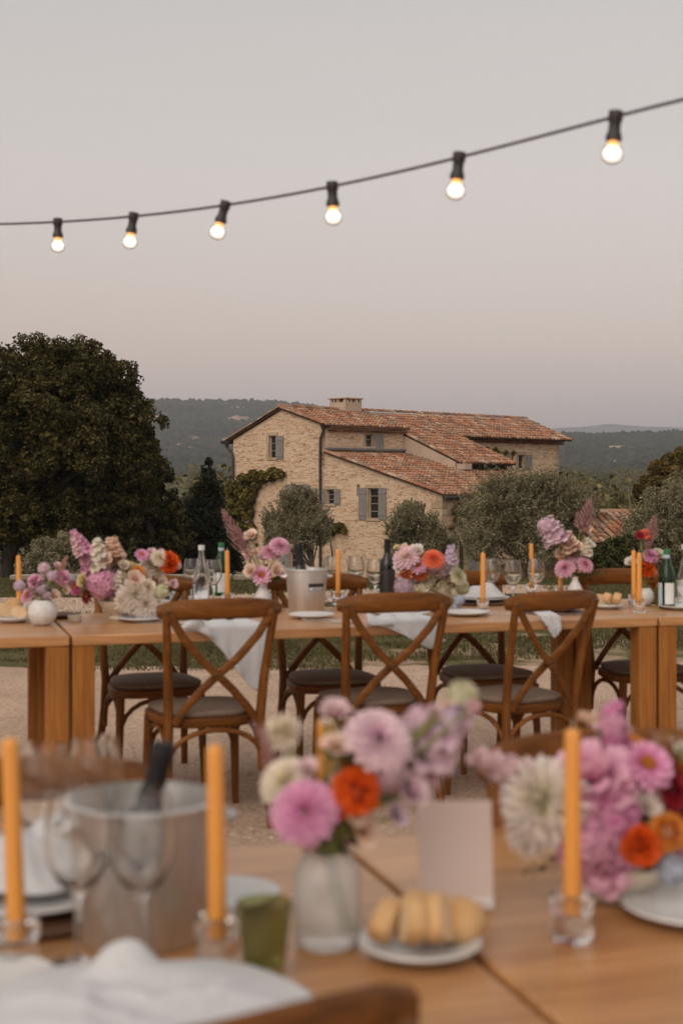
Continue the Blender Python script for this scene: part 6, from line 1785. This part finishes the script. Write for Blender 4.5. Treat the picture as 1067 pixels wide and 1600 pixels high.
bouquet('flower_bouquet', 'low mixed bouquet with a coral dahlia between wine bottle and candle', (668, 955), 0.065, [
    ('dahlia', 'pinkwhite', 634, 870, 19), ('zinnia', 'pink', 653, 884, 13), ('dahlia', 'coral', 677, 873, 16), ('rose', 'white', 650, 862, 12), ('stock_spike', 'lilac', 697, 895, 9, 8, -45), ('stock_spike', 'lilac', 706, 880, 9, -2, -22), ('peony', 'magenta', 698, 902, 12), ('chrysanthemum', 'cream', 682, 924, 26), ('rose', 'palepink', 676, 896, 16), ('rose', 'peach', 690, 887, 9), ('hydrangea', 'mauve', 630, 916, 15), ('hydrangea', 'lilac', 645, 918, 12),
    ('dahlia', 'rust', 656, 897, 11), ('dahlia', 'rust', 633, 898, 10), ('dahlia', 'limewhite', 716, 900, 14), ('hydrangea', 'limewhite', 722, 918, 12), ('leaf_sprig', 'leaf', 718, 900, 8, 10, -38), ('leaf_sprig', 'leaf', 728, 890, 8, 14, -4), ('chrysanthemum', 'cream', 655, 928, 16), ('hydrangea', 'blue', 717, 938, 9), ('hydrangea', 'blue', 712, 948, 7), ('rose', 'white', 628, 888, 12), ('rose', 'yellow', 620, 856, 5), ('dahlia', 'cream', 700, 925, 15), ('hydrangea', 'mauve', 662, 915, 10)], seed=5, filler=16, spread_d=0.06, stem_spread=0.04)
bouquet('flower_bouquet', 'tall bouquet with pink plume and pale lilac stock right of the wine glasses', (898, 938), 0.115, [
    ('stock_spike', 'lilacpink', 870, 845, 19, -20, -36), ('hydrangea', 'lilacpink', 852, 822, 13), ('hydrangea', 'lilacpink', 864, 834, 12), ('astilbe_plume', 'astilbe', 912, 834, 19, 10, -62), ('astilbe_plume', 'astilbe', 905, 826, 10, -4, -30), ('rose', 'peach', 912, 829, 12), ('stock_spike', 'peach', 892, 862, 14, -8, -32), ('rose', 'peach', 888, 850, 15), ('rose', 'peach', 878, 866, 11), ('rose', 'peach', 900, 856, 11),
    ('stock_spike', 'white', 916, 868, 8, 4, -28), ('rose', 'white', 922, 852, 7), ('dahlia', 'pink', 896, 868, 15), ('dahlia', 'pink', 882, 887, 15), ('dahlia', 'pink', 914, 882, 12), ('zinnia', 'orange', 904, 884, 14), ('leaf_sprig', 'leaf', 900, 898, 8, 46, -4), ('leaf_sprig', 'leaf', 905, 850, 8, 3, -22), ('leaf_sprig', 'leaf', 898, 905, 8, -8, -20)], seed=6, filler=6, stem_spread=0.008, spread_d=0.03)
bouquet('flower_bouquet', 'small bouquet with pink plume behind the two tall candles', (1006, 946), 0.085, [
    ('astilbe_plume', 'astilbe', 1014, 850, 16, 9, -50), ('astilbe_plume', 'astilbe', 1010, 860, 10, 6, -36), ('dahlia', 'coral', 1008, 834, 9), ('dahlia', 'red', 1000, 836, 7), ('dahlia', 'hotpink', 1016, 868, 12), ('rose', 'white', 986, 880, 10), ('marigold', 'orange', 1009, 889, 14), ('rose', 'limewhite', 1027, 867, 10), ('marigold', 'rust', 996, 892, 10), ('leaf_sprig', 'leaf', 1005, 895, 8, 20, -28)], seed=7, filler=6, stem_spread=0.01, spread_d=0.03)
# ---- foreground
bouquet('flower_bouquet', 'foreground bouquet with a round pale lilac dahlia in the frosted vase', (512, 1478), 0.118, [
    ('dahlia', 'lilacpom', 592, 1154, 48, 0, 0, -0.02), ('hydrangea', 'lilacpink', 604, 1205, 34, 0, 0, 0.0), ('dahlia', 'hotpink', 476, 1268, 46, 0, 0, -0.05), ('dahlia', 'cream', 446, 1220, 38, 0, 0, 0.0), ('marigold', 'orange', 556, 1238, 37, 0, 0, -0.03), ('marigold', 'coral', 538, 1255, 24, 0, 0, -0.02), ('chrysanthemum', 'cream', 441, 1142, 27, 0, 0, 0.05), ('rose', 'palepink', 524, 1116, 24, 0, 0, 0.04), ('rose', 'palepink', 480, 1205, 20, 0, 0, 0.0),
    ('rose', 'peach', 524, 1168, 22, 0, 0, -0.01), ('rose', 'amber', 548, 1195, 22, 0, 0, 0.02), ('stock_spike', 'lilacpink', 640, 1215, 40, 95, -120, 0.03), ('hydrangea', 'lilacpink', 660, 1128, 26, 0, 0, 0.03), ('hydrangea', 'lilac', 700, 1128, 30, 0, 0, 0.03), ('hydrangea', 'limewhite', 722, 1088, 26, 0, 0, 0.04), ('rose', 'lilac', 652, 1180, 26, 0, 0, 0.02), ('rose', 'lilacpink', 640, 1236, 28, 0, 0, 0.0), ('rose', 'lilac', 618, 1276, 20, 0, 0, 0.0), ('rose', 'lilac', 690, 1160, 22, 0, 0, 0.03),
    ('astilbe_plume', 'astilbe', 432, 1250, 18, -22, -130, 0.03), ('astilbe_plume', 'astilbe', 455, 1215, 14, -70, -98, 0.05), ('rose', 'peach', 566, 1300, 26, 0, 0, -0.01), ('rose', 'peach', 556, 1272, 20, 0, 0, -0.03), ('rose', 'rust', 522, 1272, 24, 0, 0, 0.0), ('rose', 'rust', 535, 1310, 20, 0, 0, 0.02), ('rose', 'peach', 486, 1322, 18, 0, 0, 0.0), ('leaf_sprig', 'leaf', 545, 1200, 10, -2, -85, 0.02), ('leaf_sprig', 'leaf', 500, 1240, 10, 30, -45, 0.01), ('leaf_sprig', 'leaf', 545, 1155, 10, 26, -28, 0.03), ('leaf_sprig', 'darkleaf', 520, 1330, 10, 8, -60, 0.0), ('leaf_sprig', 'darkleaf', 528, 1330, 10, 26, -62, 0.02), ('rose', 'amber', 500, 1308, 15, 0, 0, 0.02)],
    seed=8, filler=12, spread_d=0.03, stem_spread=0.008, stem_x=0.024)
bouquet('flower_bouquet', 'foreground bouquet of white chrysanthemum and bright pink blooms in the bowl', (965, 1403), 0.06, [
    ('chrysanthemum', 'white', 845, 1250, 58, 0, 0, -0.06), ('chrysanthemum', 'white', 828, 1236, 42, 0, 0, -0.02), ('chrysanthemum', 'white', 826, 1296, 36, 0, 0, -0.04), ('stock_spike', 'palepink', 815, 1215, 26, -85, -40, -0.02), ('hydrangea', 'palepink', 795, 1200, 20, 0, 0, -0.02), ('hydrangea', 'palepink', 762, 1190, 16, 0, 0, -0.02), ('peony', 'pink', 928, 1228, 60, 0, 0, -0.02), ('hydrangea', 'hotpink', 945, 1275, 54, 0, 0, -0.03), ('hydrangea', 'pink', 915, 1320, 50, 0, 0, -0.06), ('peony', 'pink', 945, 1350, 44, 0, 0, -0.05), ('hydrangea', 'pink', 975, 1235, 36, 0, 0, 0.0),
    ('zinnia', 'hotpink', 1010, 1195, 38, 0, 0, -0.03), ('marigold', 'orange', 1000, 1322, 31, 0, 0, -0.07), ('marigold', 'amber', 1044, 1300, 29, 0, 0, -0.06), ('rose', 'white', 1010, 1262, 20, 0, 0, -0.03), ('rose', 'white', 1015, 1238, 17, 0, 0, -0.01), ('dahlia', 'red', 1050, 1232, 32, 0, 0, 0.0), ('dahlia', 'red', 1062, 1265, 28, 0, 0, 0.0), ('marigold', 'rust', 1048, 1212, 24, 0, 0, 0.02), ('stock_spike', 'hotpink', 955, 1180, 26, 0, -85, 0.02), ('hydrangea', 'pink', 955, 1135, 24, 0, 0, 0.02), ('stock_spike', 'peach', 945, 1130, 12, -42, -14, 0.03),
    ('rose', 'limewhite', 1066, 1186, 24, 0, 0, 0.02), ('hydrangea', 'blue', 1046, 1358, 24, 0, 0, -0.05), ('hydrangea', 'blue', 868, 1318, 10, 0, 0, -0.03), ('rose', 'amber', 985, 1165, 18, 0, 0, 0.04), ('peony', 'pink', 1090, 1310, 40, 0, 0, 0.0), ('dahlia', 'palepink', 880, 1260, 30, 0, 0, 0.02), ('leaf_sprig', 'leaf', 1030, 1260, 10, 30, -90, 0.05), ('leaf_sprig', 'leaf', 930, 1180, 10, 8, -60, 0.05), ('leaf_sprig', 'leaf', 880, 1340, 10, -60, 25, -0.02)],
    seed=9, filler=16, spread_d=0.06, stem_spread=0.03)

# ------------------------------------------------------------------ air
hz = bpy.data.materials.new('haze'); hz.use_nodes = True
hn = hz.node_tree.nodes; hn.clear()
ho = hn.new('ShaderNodeOutputMaterial'); hv = hn.new('ShaderNodeVolumePrincipled')
hv.inputs['Color'].default_value = (0.78, 0.80, 0.88, 1); hv.inputs['Density'].default_value = 2.1e-4; hv.inputs['Anisotropy'].default_value = 0.0
hz.node_tree.links.new(hv.outputs[0], ho.inputs['Volume'])
mb = MB(); mb.box((0, 4300, 128), (14400, 9800, 288)); tag(mb.build('haze', hz, smooth=False), kind='stuff')
